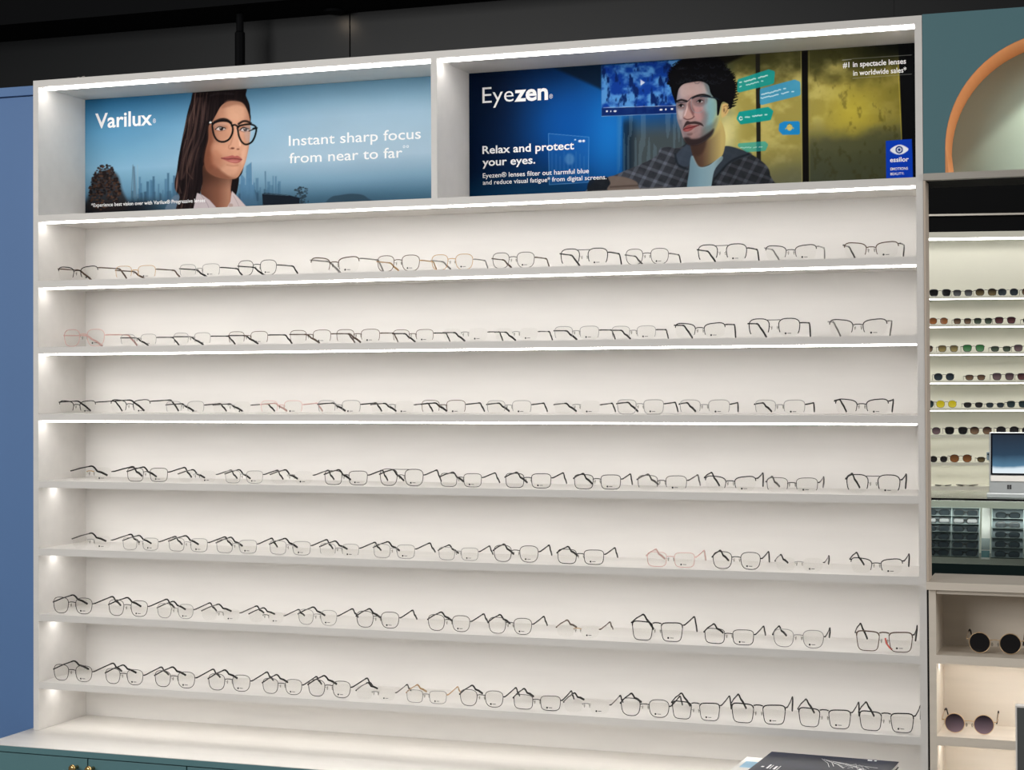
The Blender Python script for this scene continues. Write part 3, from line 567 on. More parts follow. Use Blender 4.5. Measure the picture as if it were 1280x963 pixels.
def parts(st, rise=.0105):
    if (st, rise) in CACHE: return CACHE[st, rise]
    w, h, e, tp, lift, rim, r, bf = STY[st]; ol = outline(st); n = len(ol); cx = BR/2+w/2*(1-.0); zb = r+.0004; D = {}
    xmax = max(q[0] for q in ol); half = cx+xmax; NOM[st] = 2*(half+.0035)
    for side in (-1, 1):
        P = [(side*(cx+x), wrap(cx+x), zb+z) for x, z in ol]
        # lens: thin curved solid
        m = MB(); c = (side*cx, wrap(cx), zb+h/2); i = 0
        m.v = [(x, y-.0007, z) for x, y, z in P]+[(x, y+.0007, z) for x, y, z in P]
        m.f = [tuple(range(n)), tuple(range(2*n-1, n-1, -1))]+[(k, (k+1) % n, n+(k+1) % n, n+k) for k in range(n)]
        D['lens', side] = m.mesh('lens')
        order = ol if side == 1 else ol
        if rim == 'full': D['rim', side] = MB().sweep(P, r*1.1, r, (0, 1, 0), 6, True).mesh('rim', True)
        elif rim == 'half':
            ks = list(range(-3, n//2+3)) if st != 'B' else list(range(1, n//2+3))
            D['rim', side] = MB().sweep([P[k % n] for k in ks], r*1.1, r, (0, 1, 0), 6).mesh('rim', True)
        if st in 'SB':
            ks = range(1, n//2-1); D['brow_bar', side] = MB().sweep([(P[k][0], P[k][1]-.0004, P[k][2]) for k in ks], .0012, .0012 if st == 'B' else .0014, (0, 1, 0), 6).mesh('brow_bar', True)
        # temple: end piece, straight arm, then the curved tip resting on the shelf
        ho = max(P, key=lambda q: q[0]*side - abs(q[2]-h*{'B': .95, 'S': .93, 'N': .82, 'H': .74}.get(st, .70))*.9); hz = ho[2]; hx = half+.0035
        arm = [(ho[0], ho[1]-.0005, hz), (side*hx, ho[1]+.002, hz+.0002), (side*(hx+.0004), ho[1]+.010, hz+.0006), (side*(hx+.001), .05, hz+rise*.6), (side*(hx-.001), .086, hz+rise*.93)]
        D['temple', side] = MB().sweep(arm, [.0012, .0018, .0018, .0018, .0017], [.0008, .0011, .0011, .0011, .0011], (0, 0, 1), 6).mesh('temple', True)
        tip = [(side*(hx-.0008), .083, hz+rise*.92), (side*(hx-.001), .094, hz+rise), (side*(hx-.0014), .101, hz+rise*.9-.0004), (side*(hx-.0022), .108, hz+rise*.6-.0022), (side*(hx-.0035), .117, hz-.0060), (side*(hx-.0062), .133, hz*.58), (side*(hx-.0098), .153, .0055)]
        D['temple_tip', side] = MB().sweep(tip, [.0018, .0021, .0023, .0024, .0026, .0029, .0028], [.0013, .0015, .0016, .0017, .0018, .0019, .0018], (0, 0, 1), 6).mesh('temple_tip', True)
        pd = MB().lathe([(.0008, -.0045), (.0022, -.0028), (.0026, 0), (.0022, .0028), (.0008, .0045)], (0, 0, 0), 'z', 8)
        pd.v = [(x*.6+side*(BR/2-.0022)+side*-.12*z, y*.5+.0062, z+zb+h*.50) for x, y, z in pd.v]
        pd.sweep([(side*(BR/2-.0016), .006, zb+h*.50), (side*(BR/2+.0006), .0045, zb+h*.56), (side*(BR/2+.0012), .0006, zb+h*.58)], .0005, .0005, (0, 1, .3), 4)
        D['nose_pad', side] = pd.mesh('nose_pad', True)
        # demo print on the lens, hugging the front surface
        xx = side*(cx-.002); zz = zb+h*.17; sl = wrap(1)*2*cx*side; y0 = wrap(cx)-.0013
        pm = MB(); rr = .0024 if side == 1 else .0010
        q = [(xx-.006+rr*math.cos(a*PI/4), zz+.0006+rr*math.sin(a*PI/4)) for a in range(8)]
        def yy(x): return wrap(abs(x))-.00115
        for outl in (q, [(xx-.002, zz), (xx+.0065, zz), (xx+.0065, zz+.0013), (xx-.002, zz+.0013)]):
            i = len(pm.v); k = len(outl); pm.v += [(x, yy(x), z) for x, z in outl]; pm.f.append(tuple(range(i, i+k)))
        D['lens_print', side] = pm.mesh('lens_print')
    zb2 = zb+h*bf
    xi = cx-w/2*(1-tp*(1-bf)*.9)
    if st in 'NA':
        b = MB()
        if st == 'A': b.sweep([(-xi-.001, .0004, zb+h*.60), (-.003, -.0012, zb+h*.66), (.003, -.0012, zb+h*.66), (xi+.001, .0004, zb+h*.60)], .0009, .0009, (0, 1, 0))
        b.sweep([(-xi-(.012 if st == 'A' else .004), .0006, zb+h*(.99 if st == 'A' else .93)), (0, -.001, zb+h*(.985 if st == 'A' else .925)), (xi+(.012 if st == 'A' else .004), .0006, zb+h*(.99 if st == 'A' else .93))], .0010, .0008, (0, 1, 0))
    else:
        b = MB().sweep([(-xi-.0014, .0006, zb2), (-.004, -.0008, zb2+.0018), (.004, -.0008, zb2+.0018), (xi+.0014, .0006, zb2)], .0009, .0011 if st != 'S' else .0014, (0, 1, 0))
    D['bridge', 0] = b.mesh('bridge', True)
    CACHE[st, rise] = D; return D
ORD = ['', 'leftmost', 'second from left', 'third from left', 'fourth from left', 'fifth from left', 'sixth from left', 'seventh from left', 'eighth from left', 'ninth from left', 'tenth from left', 'eleventh from left', 'twelfth from left', 'thirteenth from left', 'fourteenth from left', 'fifteenth from left', 'sixteenth from left']
SHN = ['top', 'second', 'third', 'fourth', 'fifth', 'sixth', 'bottom']
LOOK = {'B': 'browline half-rim', 'H': 'thin half-rim', 'N': 'high-bridge half-rim', 'P': 'rounded full-rim', 'Q': 'rectangular full-rim', 'A': 'double-bridge full-rim', 'R': 'rimless', 'S': 'square full-rim'}
CN = {'k': 'black', 'g': 'dark grey', 'b': 'brown', 'o': 'gold', 's': 'silver', 'p': 'pink'}
GL = [
 [(0.115,0.132,'Bkb'), (0.292,0.126,'Hob'), (0.484,0.123,'Hsk'), (0.652,0.116,'Pkk'), (0.871,0.143,'Bbs'), (1.046,0.119,'Pbo'), (1.190,0.114,'Pos'), (1.350,0.114,'Pgb'), (1.530,0.124,'Nkk'), (1.686,0.111,'Pgg'), (1.867,0.123,'Nkk'), (2.028,0.124,'Bgs'), (2.211,0.128,'Bbg')],
 [(0.134,0.135,'Ppp'), (0.301,0.111,'Hsk'), (0.461,0.116,'Hsk'), (0.625,0.120,'Hbk'), (0.802,0.123,'Hbb'), (0.935,0.123,'Hbb'), (1.085,0.113,'Hbk'), (1.224,0.120,'Rsk'), (1.357,0.115,'Rsk'), (1.510,0.119,'Hsk'), (1.652,0.114,'Hsk'), (1.813,0.126,'Bkk'), (1.988,0.126,'Nkk'), (2.180,0.136,'Bgs')],
 [(0.113,0.119,'Bkk'), (0.276,0.128,'Bkk'), (0.440,0.116,'Hsk'), (0.577,0.116,'Rsk'), (0.720,0.121,'Hpp'), (0.882,0.123,'Hsk'), (1.028,0.121,'Rsk'), (1.165,0.123,'Hbk'), (1.337,0.120,'Hsk'), (1.510,0.121,'Rsk'), (1.667,0.121,'Qsk'), (1.823,0.124,'Hsk'), (2.000,0.122,'Hsk'), (2.187,0.125,'Bkk')],
 [(0.155,0.133,'Rok'), (0.327,0.125,'Qgk'), (0.475,0.114,'Rsk'), (0.612,0.113,'Qsk'), (0.748,0.124,'Rsk'), (0.900,0.124,'Qgk'), (1.052,0.122,'Agk'), (1.210,0.116,'Qgk'), (1.385,0.123,'Qkk'), (1.560,0.121,'Qkk'), (1.719,0.126,'Hgg'), (1.883,0.125,'Bkk'), (2.027,0.123,'Hgg'), (2.211,0.126,'Nkk')],
 [(0.156,0.126,'Rsk'), (0.306,0.113,'Qsk'), (0.448,0.121,'Qsk'), (0.590,0.120,'Qsk'), (0.743,0.122,'Qsk'), (0.881,0.116,'Hsk'), (1.031,0.119,'Qsk'), (1.203,0.109,'Qsk'), (1.353,0.119,'Pgk'), (1.517,0.122,'Qkk'), (1.739,0.121,'Qpp'), (1.896,0.118,'Pkk'), (2.042,0.114,'Rsk'), (2.217,0.122,'Bkk')],
 [(0.098,0.126,'Pgk'), (0.268,0.124,'Pgk'), (0.410,0.112,'Psk'), (0.543,0.117,'Rsk'), (0.675,0.105,'Rgk'), (0.820,0.114,'Psk'), (0.986,0.120,'Pgk'), (1.177,0.117,'Pgk'), (1.337,0.117,'Pgk'), (1.509,0.112,'Rob'), (1.705,0.130,'Skk'), (1.877,0.123,'Qkk'), (2.039,0.121,'Psk'), (2.233,0.131,'Sbk')],
 [(0.098,0.126,'Pgk'), (0.256,0.119,'Pgk'), (0.408,0.124,'Pgk'), (0.568,0.125,'Pgk'), (0.720,0.115,'Pgk'), (0.852,0.124,'Pgk'), (0.980,0.109,'Rsk'), (1.117,0.110,'Qso'), (1.262,0.118,'Pgk'), (1.405,0.124,'Qgk'), (1.530,0.119,'Rsk'), (1.674,0.124,'Pkk'), (1.797,0.120,'Skk'), (1.945,0.131,'Skk'), (2.097,0.125,'Skk'), (2.236,0.127,'Skk')],
]
rg = random.Random(21)
for ri, row in enumerate(GL):
    zsh = SH[ri+1]
    for gi, (x, w, code) in enumerate(row):
        st, c1_, c2_ = code; D = parts(st, .0025 if ri < 3 else .0080); k = w/NOM[st]
        pos = 'rightmost' if gi == len(row)-1 else ORD[gi+1]
        lab = f"{CN[c1_]} {LOOK[st]} eyeglasses, {pos} on the {SHN[ri]} glasses shelf"
        g = thing('eyeglasses', lab, 'eyeglasses', (x, .034, zsh+.0002), math.radians(rg.uniform(-2.5, 2.5)), f'eyeglasses on the {SHN[ri]} shelf')
        g.scale = (k, k, k)
        fm, tm = FR[c1_], FR[c2_]
        for s in (-1, 1):
            ln = put('lens', D['lens', s], M_lens, g); put('lens_print', D['lens_print', s], M_ink, ln) if s == 1 else None
            if ('rim', s) in D: put('rim', D['rim', s], fm, g)
            if ('brow_bar', s) in D: put('brow_bar', D['brow_bar', s], fm, g)
            put('nose_pad', D['nose_pad', s], M_pad, g)
            t = put('temple', D['temple', s], tm if c2_ != 'k' or c1_ not in 's' else FR['g'] if st == 'R' else tm, g); put('temple_tip', D['temple_tip', s], tm, t)
        put('bridge', D['bridge', 0], fm, g)
        if ri == 5 and gi == len(row)-1:
            g['label'] = 'brown square full-rim eyeglasses with a red tag, rightmost on the sixth glasses shelf'
            put('tag', MB().sweep([(.002, .004, .030), (.004, .008, .018), (.010, .010, .009), (.016, .008, .0045)], .0003, .0026, (0, 1, 0), 4), M_red, g)

# ------------------------------------------------------------------ catalogue and leaflet on the counter
bk = thing('paper_stack', 'white leaflets with a pale blue square lying under the navy catalogue', 'papers', (1.90, -.15, ZC), math.radians(-3))
put('sheets', box((0, 0, 0), (.30, .215, .046)), M_pagew, bk, .001); put('printed_square', box((.012, .10, .0460), (.05, .165, .0464)), mat('pale_blue_print', rgb(150, 196, 222), .6), bk)
bo = thing('catalogue', 'glossy navy catalogue with white line drawing lying on leaflets on the counter', 'book', (1.955, -.147, ZC+.047), math.radians(-3.5))
put('pages', box((.002, .002, .001), (.290, .218, .012)), M_pagew, bo); M_cov = mat('navy_cover', rgb(20, 26, 46), .45, noise=.5, spec=.15, scale=9)
put('back_cover', box((0, 0, 0), (.293, .22, .001)), M_cov, bo); cv = put('front_cover', box((0, 0, .012), (.293, .22, .0132)), M_cov, bo)
rr = random.Random(4); mb = MB()
for k in range(9):
    a = (.125+k*.006, .185-k*.004, .01345); b = (.165+k*.011+rr.uniform(-.01, .01), .12+rr.uniform(-.02, .02), .01345); mb.sweep([a, ((a[0]+b[0])/2+.006, (a[1]+b[1])/2+rr.uniform(-.006, .006), .01345), b], .0002, .0006+.0004*rr.random(), (0, 0, 1), 4)
for k in range(6): mb.sweep([(.16+.01*k, .125+rr.uniform(-.02, .02), .01345), (.175+.011*k, .15+rr.uniform(-.03, .02), .01345), (.19+.011*k, .13+rr.uniform(-.03, .03), .01345)], .0002, .0005, (0, 0, 1), 4)
put('line_drawing', mb, M_text, cv)
mb = MB(); mb.box((.018, .050, .0132), (.024, .060, .0134)); mb.box((.032, .040, .0132), (.036, .082, .0134)); mb.box((.040, .040, .0132), (.0415, .078, .0134)); mb.box((.048, .036, .0132), (.053, .07, .0134)); mb.box((.057, .03, .0132), (.0585, .075, .0134)); mb.box((.225, .205, .0132), (.235, .213, .0134)); mb.box((.24, .205, .0132), (.245, .212, .0134)); mb.box((.225, .085, .0132), (.232, .11, .0134))
put('cover_lettering', mb, M_text, cv)

# ------------------------------------------------------------------ right-hand partition: teal wall with arch, opening, sill, cubbies
XR = 3.6
zs0 = 2.1855; AC, AZ, AR = 2.624, 2.24, .245
pts = [(W+.0005, zs0), (AC-AR, zs0)]
arc = [(AC-AR*math.cos(a), AZ+AR*math.sin(a)) for a in [PI*k/40 for k in range(41)]]
front = [(W+.0005, 2.5425), (W+.0005, zs0), (AC-AR, zs0)]+arc+[(AC+AR, zs0), (XR, zs0), (XR, 2.5425)]
struct('wall_right', MB().prism(front, 0.002, .15), M_tealdk)
inner = [(AC-(AR-.0001)*math.cos(a), AZ+(AR-.0001)*math.sin(a)) for a in [PI*k/40 for k in range(41)]]
ring = [(AC-AR+.0001, zs0)]+inner+[(AC+AR-.0001, zs0), (AC+AR-.0015, zs0)]+[(AC+(AR-.0015)*math.cos(a), AZ+(AR-.0015)*math.sin(a)) for a in [PI*k/40 for k in range(41)]]+[(AC-AR+.0075, zs0)]
struct('trim_2', MB().prism(ring, .0025, .152), M_copper)
struct('wall_niche', box((AC-AR-.05, .153, zs0-.01), (AC+AR+.05, .17, 2.55)), M_sage)
spot('niche_spot', (AC+.02, .07, AZ+AR-.03), (AC+.03, .13, 2.1), 3.0, 100, .25, (1, .97, .88), .012)
pl = bpy.data.lights.new('niche_fill', 'POINT'); pl.energy = .9; pl.shadow_soft_size = .03; pl.color = (1, .95, .88)
po = bpy.data.objects.new('niche_fill', pl); C.objects.link(po); po.location = (AC+.06, .045, AZ-.01)  # extra point light added to brighten the copper reveal
struct('trim_3', box((W+.0005, -.004, 2.170), (XR, .018, 2.185)), M_greybar)
struct('trim_7', box((W+.0005, .0185, 2.170), (XR, .17, 2.185)), M_black)
struct('trim_4', box((W+.0005, -.001, 1.2762), (W+.0045, .07, 2.1695)), M_taupe)
sill = struct('window_sill', box((W+.0005, -.012, 1.259), (XR, .18, 1.276)), M_beige)
cubs = thing('cubby_unit', 'beige open shelving with round sunglasses right of the white shelving', 'shelving', (W+.0045, 0, 0))
x0 = .0; CD = .175
def cu_(name, a, b, m, par=None): return put(name, box(a, b), m, par or cubs)
cu_('side_panel', (0, 0, 0), (.0152, CD, 1.2585), M_beige); cu_('back_panel', (.0152, CD-.012, 0), (1.2, CD, 1.2585), M_beige); cu_('rail', (.0152, .004, 1.249), (1.2, CD-.012, 1.2585), M_beige)
for z0, z1, lit in ((1.0945, 1.114, 1), (.9135, .934, 1), (.733, .753, 1), (.04, .06, 0)):
    s_ = cu_('shelf', (.0152, 0, z0), (1.2, CD-.012, z1), M_beige)
    if lit: put('led_strip', box((.02, .06, z0-.003), (1.19, .075, z0-.0002)), M_led, s_)
gp = struct('trim_5', box((W+.0002, .006, 0), (W+.0042, .1, 1.2585)), M_gap)
# dark board standing in front of the cubbies
db = thing('display_board', 'dark grey upright board with pale border at the bottom right corner', 'board', (2.525, -.125, 0))
put('panel', box((.0035, 0, .03), (.5965, .022, 1.0295)), M_grey, db)
put('border', MB().box((0, -.0005, .03), (.0034, .0225, 1.0335)).box((.5966, -.0005, .03), (.60, .0225, 1.0335)).box((.0034, -.0005, 1.0296), (.5966, .0225, 1.0335)), M_white, db)
put('foot', box((.05, -.09, 0), (.55, .112, .0299)), M_grey, db)

# large round sunglasses
def tint(name, top, bot, h):
    m = bpy.data.materials.new(name); m.use_nodes = True; nt = m.node_tree; b = nt.nodes['Principled BSDF']
    tc = nt.nodes.new('ShaderNodeTexCoord'); sp = nt.nodes.new('ShaderNodeSeparateXYZ'); nt.links.new(tc.outputs['Object'], sp.inputs[0])
    mr = nt.nodes.new('ShaderNodeMapRange'); mr.inputs[1].default_value = h*.1; mr.inputs[2].default_value = h*.9; nt.links.new(sp.outputs['Z'], mr.inputs[0])
    rp = nt.nodes.new('ShaderNodeValToRGB'); rp.color_ramp.elements[0].color = bot; rp.color_ramp.elements[1].color = top; nt.links.new(mr.outputs[0], rp.inputs[0])
    nt.links.new(rp.outputs[0], b.inputs['Base Color']); b.inputs['Roughness'].default_value = .12; return m
def sunglasses(label, loc, rz, wd, rl, gap, lens_m, metal_m, tip_m, group):
    g = thing('sunglasses', label, 'sunglasses', loc, rz, group); cx = gap/2+rl
    for s in (-1, 1):
        P = [(s*(cx+rl*math.cos(a)), wrap(cx+rl*math.cos(a)), rl+.001+rl*math.sin(a)) for a in [2*PI*k/36 for k in range(36)]]
        m = MB(); n = 36; m.v = [(x, y-.0008, z) for x, y, z in P]+[(x, y+.0008, z) for x, y, z in P]; m.f = [tuple(range(n)), tuple(range(2*n-1, n-1, -1))]+[(k, (k+1) % n, n+(k+1) % n, n+k) for k in range(n)]
        put('lens', m, lens_m, g); put('rim', MB().sweep(P, .0013, .0010, (0, 1, 0), 6, True).mesh('rim', True), metal_m, g)
        hx = cx+rl+.006; hz = rl*1.35
        t = put('temple', MB().sweep([(s*(cx+rl*.93), wrap(cx+rl)*.9, hz), (s*hx, wrap(cx+rl), hz), (s*(hx+.001), .03, hz+.004), (s*hx, .068, hz+.009)], .0012, .0008, (0, 0, 1)).mesh('temple', True), metal_m, g)
        put('temple_tip', MB().sweep([(s*hx, .066, hz+.0088), (s*(hx-.001), .080, hz+.0105), (s*(hx-.002), .088, hz+.007), (s*(hx-.005), .103, hz*.55), (s*(hx-.007), .110, hz*.2)], .0022, .0016, (0, 0, 1)).mesh('temple_tip', True), tip_m, t)
        put('nose_pad', MB().lathe([(.0012, -.004), (.0026, 0), (.0012, .004)], (s*(gap/2-.004), .004, rl*.9), 'z', 8), M_pad, g)
    put('bridge', MB().sweep([(-gap/2-.001, .0003, rl*1.32), (0, -.001, rl*1.40), (gap/2+.001, .0003, rl*1.32)], .001, .001, (0, 1, 0)).mesh('bridge', True), metal_m, g)
    return g
M_goldm = mat('pale_gold_metal', rgb(208, 178, 140), .3, .6)
M_blacklens = tint('black_lens', rgb(14, 13, 14), rgb(20, 17, 18), .045); M_purple = tint('smoky_purple_lens', rgb(44, 36, 44), rgb(132, 112, 124), .044)
sunglasses('round smoky purple gradient sunglasses with gold rims on the lit lower cubby shelf', (2.4165, .044, .9350), 0, .12, .0212, .0205, M_purple, M_goldm, FR['k'], 'round sunglasses in the cubbies')
sunglasses('round black-lensed sunglasses with gold bridge in the dim upper cubby', (2.4730, .048, 1.1150), 0, .12, .0225, .0205, M_blacklens, M_goldm, FR['k'], 'round sunglasses in the cubbies')

# ------------------------------------------------------------------ far sunglasses wall (seen through the opening)
FO = Vector((1.5426, 7.7765, 0)); FA = math.radians(12.5)
fmtx = Matrix.Translation(FO) @ Matrix.Rotation(FA, 4, 'Z')
fu = thing('sunglasses_wall', 'far pale wall of lit shelves filled with sunglasses behind the showcase', 'shelving', FO, FA)
FZ = [2.656, 2.254, 2.071, 1.889, 1.703, 1.524, 1.349, 1.167, 1.012]
put('back_panel', box((-1.6, .2, 0), (3.2, .22, 2.70)), M_farwall, fu)
for k, z in enumerate(FZ):
    s_ = put('shelf', box((-1.6, .0, z+(.006 if k else 0)), (3.2, .2, z+(.022 if k else .04))), M_farwall, fu)
    put('led_strip', box((-1.59, .004 if k < 6 else .12, z if k < 6 else z+.003), (3.19, .02 if k < 6 else .136, z+.0058) if k else (3.19, .03, z+.008)), M_ledfar, s_) if k else put('led_strip', box((-1.59, .004, z-.012), (3.19, .03, z-.0002)), M_ledfar, s_)
fb = struct('wall_far', box((-3, .02, 2.70), (5, .3, 4.2)), M_black); fb.location = FO; fb.rotation_euler = (0, 0, FA)
ft = struct('trim_6', box((-3, -.02, 2.800), (5, .018, 2.812)), M_greybar); ft.location = FO; ft.rotation_euler = (0, 0, FA)
fb2 = struct('wall_far_lower', box((-3, .225, 0), (5, .35, 2.70)), M_farwall); fb2.location = FO; fb2.rotation_euler = (0, 0, FA)
SG = [
 [(0.088,0.143,'black'), (0.233,0.128,'grey'), (0.381,0.137,'olive brown'), (0.521,0.132,'slate'), (0.675,0.136,'brown')],
 [(0.076,0.123,'amber'), (0.229,0.117,'brown'), (0.360,0.120,'smoky green'), (0.501,0.137,'burgundy'), (0.676,0.131,'dark')],
 [(-0.024,0.131,'brown'), (0.136,0.133,'khaki'), (0.299,0.143,'green'), (0.472,0.132,'smoky green'), (0.621,0.137,'mauve')],
 [(0.109,0.133,'slate'), (0.308,0.132,'brown'), (0.485,0.142,'mauve'), (0.640,0.136,'burgundy')],
 [(-0.0245,0.137,'teal'), (0.122,0.133,'yellow'), (0.293,0.127,'dark'), (0.432,0.119,'slate'), (0.570,0.132,'teal')],
 [(0.018,0.133,'mauve'), (0.183,0.151,'black'), (0.340,0.142,'brown'), (0.510,0.147,'dark'), (0.667,0.136,'dark')],
 [(0.069,0.115,'dark'), (0.211,0.143,'amber'), (0.376,0.127,'olive brown')],
 [(0.097,0.112,'dark'), (0.248,0.148,'amber')],
]
LC = {'black': ((16, 16, 18), (24, 24, 26), (12, 12, 13)), 'grey': ((46, 46, 50), (100, 102, 106), (26, 26, 28)), 'olive brown': ((38, 30, 24), (112, 98, 66), (24, 20, 18)), 'slate': ((30, 36, 42), (52, 62, 70), (24, 24, 26)), 'brown': ((44, 32, 28), (122, 98, 78), (30, 24, 22)),
      'amber': ((104, 66, 40), (150, 98, 58), (50, 34, 26)), 'smoky green': ((28, 32, 28), (78, 92, 78), (28, 26, 26)), 'burgundy': ((48, 26, 30), (98, 62, 66), (34, 20, 22)), 'dark': ((24, 22, 24), (46, 44, 46), (20, 18, 18)), 'khaki': ((92, 80, 56), (150, 136, 88), (60, 50, 40)),
      'green': ((44, 104, 56), (96, 138, 100), (26, 38, 30)), 'mauve': ((66, 54, 60), (112, 92, 96), (36, 28, 30)), 'teal': ((26, 38, 42), (48, 64, 68), (20, 24, 26)), 'yellow': ((196, 178, 30), (206, 192, 60), (84, 72, 26))}
sg_l = {}; 
def sg_mats(c):
    if c not in sg_l: sg_l[c] = (tint(c.replace(' ', '_')+'_lens', rgb(*LC[c][0]), rgb(*LC[c][1]), .045), mat(c.replace(' ', '_')+'_frame', rgb(*LC[c][2]), .35))
    return sg_l[c]
SGC = {}
def sg_parts(kind):
    if kind in SGC: return SGC[kind]
    w, h, e, tp = {'wide': (.058, .044, 3.0, .22), 'round': (.054, .046, 2.3, .06), 'slim': (.054, .034, 2.8, .22)}[kind]; D = {}; n = 20; r = .0021 if kind != 'round' else .0014
    for s in (-1, 1):
        P = []
        for k in range(n):
            a = 2*PI*k/n; c, q = math.cos(a), math.sin(a); x = w/2*math.copysign(abs(c)**(2/e), c); z = h/2*math.copysign(abs(q)**(2/e), q); x *= 1-tp*(.5-z/h); P.append((s*(.0105+w/2+x), wrap(.0105+w/2+x), z+h/2+r))
        m = MB(); m.v = [(x, y-.0008, z) for x, y, z in P]+[(x, y+.0008, z) for x, y, z in P]; m.f = [tuple(range(n)), tuple(range(2*n-1, n-1, -1))]+[(k, (k+1) % n, n+(k+1) % n, n+k) for k in range(n)]
        D['lens', s] = m.mesh('lens'); D['rim', s] = MB().sweep(P, r, r, (0, 1, 0), 5, True).mesh('rim', True)
        hx = .0105+w+.002; hz = h*.82
        D['temple', s] = MB().sweep([(s*(hx-.004), wrap(hx)-.002, hz), (s*hx, wrap(hx)+.003, hz), (s*hx, .085, hz), (s*(hx-.004), .105, hz*.72), (s*(hx-.007), .128, .003)], .0026, .0014, (0, 0, 1), 5).mesh('temple', True)
    D['bridge', 0] = MB().sweep([(-.014, 0, h*.80), (0, -.001, h*.88), (.014, 0, h*.80)], .0018, .0016, (0, 1, 0), 5).mesh('bridge', True)
    SGC[kind] = (D, 2*(.0105+w+.002)); return SGC[kind]
rk = random.Random(8); FSN = ['top', 'second', 'third', 'fourth', 'fifth', 'sixth', 'seventh', 'eighth']
for ri, row in enumerate(SG):
    for gi, (x, w, c) in enumerate(row):
        kind = {'amber': 'round', 'yellow': 'round', 'burgundy': 'wide', 'green': 'wide', 'black': 'wide', 'slate': 'round'}.get(c) or rk.choice(['wide', 'round', 'slim'])
        if (ri, gi) in ((2, 3), (4, 3)): kind = 'slim'
        D, nom = sg_parts(kind); lm, fm = sg_mats(c); k = w/nom
        P = fmtx @ Vector((x, .045, FZ[ri+1]+.0222))
        pos = ORD[gi+1]
        g = thing('sunglasses', f'{c} sunglasses, {pos} on the {FSN[ri]} shelf of the far sunglasses wall', 'sunglasses', P, FA, 'sunglasses on the far wall'); g.scale = (k, k, k)
        if ri == 7:      # lying flat on the lowest shelf, seen edge-on
            g.rotation_euler = (math.radians(80), 0, FA); g.location = fmtx @ Vector((x, .07, FZ[ri+1]+.0222))
        for s in (-1, 1):
            put('lens', D['lens', s], lm, g); put('rim', D['rim', s], fm, g)
            if ri != 7: put('temple', D['temple', s], fm, g)
        put('bridge', D['bridge', 0], fm, g)

# ------------------------------------------------------------------ glass showcase with trays, computer on top
sc_ = thing('glass_showcase', 'glass-topped showcase counter holding trays of frames beyond the opening', 'counter', (1.2, 4.93, 0))
put('base', box((0, .0, 0), (2.2, .6, .745)), mat('dark_teal_base', rgb(30, 52, 52), .4), sc_)
put('deck', box((-.005, -.005, .745), (2.205, .605, .822)), mat('dark_green_plinth', rgb(10, 26, 26), .3), sc_)
put('glass_top', box((0, 0, 1.137), (2.2, .6, 1.143)), M_glass, sc_); put('glass_edge', box((-.002, -.004, 1.133), (2.202, -.0005, 1.144)), M_black, sc_)
put('glass_front', box((0, .0, .8225), (2.2, .005, 1.1325)), M_glass, sc_); put('back', box((0, .58, .8225), (2.2, .6, 1.1365)), M_farwall, sc_)
put('led_strip', box((.02, .004, 1.1335), (2.18, .024, 1.1366)), M_ledfar, sc_)  # made-up glowing strip, added to light the trays and give highlights
def folded():
    D = {}; w, h = .058, .036; n = 16
    for s in (-1, 1):
        P = []
        for k in range(n):
            a = 2*PI*k/n; c, q = math.cos(a), math.sin(a); P.append((s*(.009+w/2+w/2*math.copysign(abs(c)**.72, c)), 0, h/2+h/2*math.copysign(abs(q)**.72, q)))
        m = MB(); m.v = [(x, -.0006, z) for x, y, z in P]+[(x, .0006, z) for x, y, z in P]; m.f = [tuple(range(n)), tuple(range(2*n-1, n-1, -1))]+[(k, (k+1) % n, n+(k+1) % n, n+k) for k in range(n)]
        D['lens', s] = m.mesh('lens'); D['rim', s] = MB().sweep(P, .002, .002, (0, 1, 0), 5, True).mesh('rim', True)
        D['temple', s] = MB().sweep([(s*.067, 0, h*.75), (s*.068, .006, h*.75), (s*.03, .009+.003*s, h*.72), (-s*.04, .009+.003*s, h*.6), (-s*.058, .009+.003*s, h*.25)], .0022, .0014, (0, 0, 1), 5).mesh('temple', True)
    D['bridge', 0] = MB().sweep([(-.012, 0, h*.7), (0, -.001, h*.78), (.012, 0, h*.7)], .0018, .0016, (0, 1, 0), 5).mesh('bridge', True); return D
FD = folded(); M_tlens = mat('dark_tray_lens', rgb(58, 66, 72), .08, spec=.8); TLT = math.radians(-25)
def tray(label, x, ncol, colw, nrow, pitch, names):
    t = thing('display_tray', label, 'tray', (x, 4.985, .850)); t.rotation_euler = (TLT, 0, 0)
    Wt = ncol*colw; Ht = nrow*pitch
    put('backing', box((0, .0, 0), (Wt, .006, Ht)), M_tray, t)
    for k in range(ncol+1): put('divider', box((k*colw-.002, -.014, 0), (k*colw+.002, -.0002, Ht)), M_trayrim, t)
    for k in range(nrow+1): put('ledge', box((.0022, -.016, k*pitch-.0022), (Wt-.0022, -.0003, k*pitch-.0004)), M_trayrim, t)
    mw = Matrix.Translation(t.location) @ Matrix.Rotation(TLT, 4, 'X'); r2 = random.Random(int(x*100))
    for c in range(ncol):
        for r in range(nrow):
            g = thing('folded_eyeglasses', f'folded dark eyeglasses in the {names}, {["left", "right"][c] if ncol > 1 else "only"} column, row {["one", "two", "three", "four", "five", "six"][nrow-1-r]} from top', 'eyeglasses', mw @ Vector(((c+.5)*colw, -.013, r*pitch+.0002)), 0, 'folded frames in the showcase trays')
            g.rotation_euler = (TLT, 0, 0); k = min(.86, (colw-.008)/.140); g.scale = (k, k*.75, k)
            fm = FR[r2.choice('kkgk')]
            for s in (-1, 1): put('lens', FD['lens', s], M_tlens, g); put('rim', FD['rim', s], fm, g); put('temple', FD['temple', s], fm, g)
            put('bridge', FD['bridge', 0], fm, g)
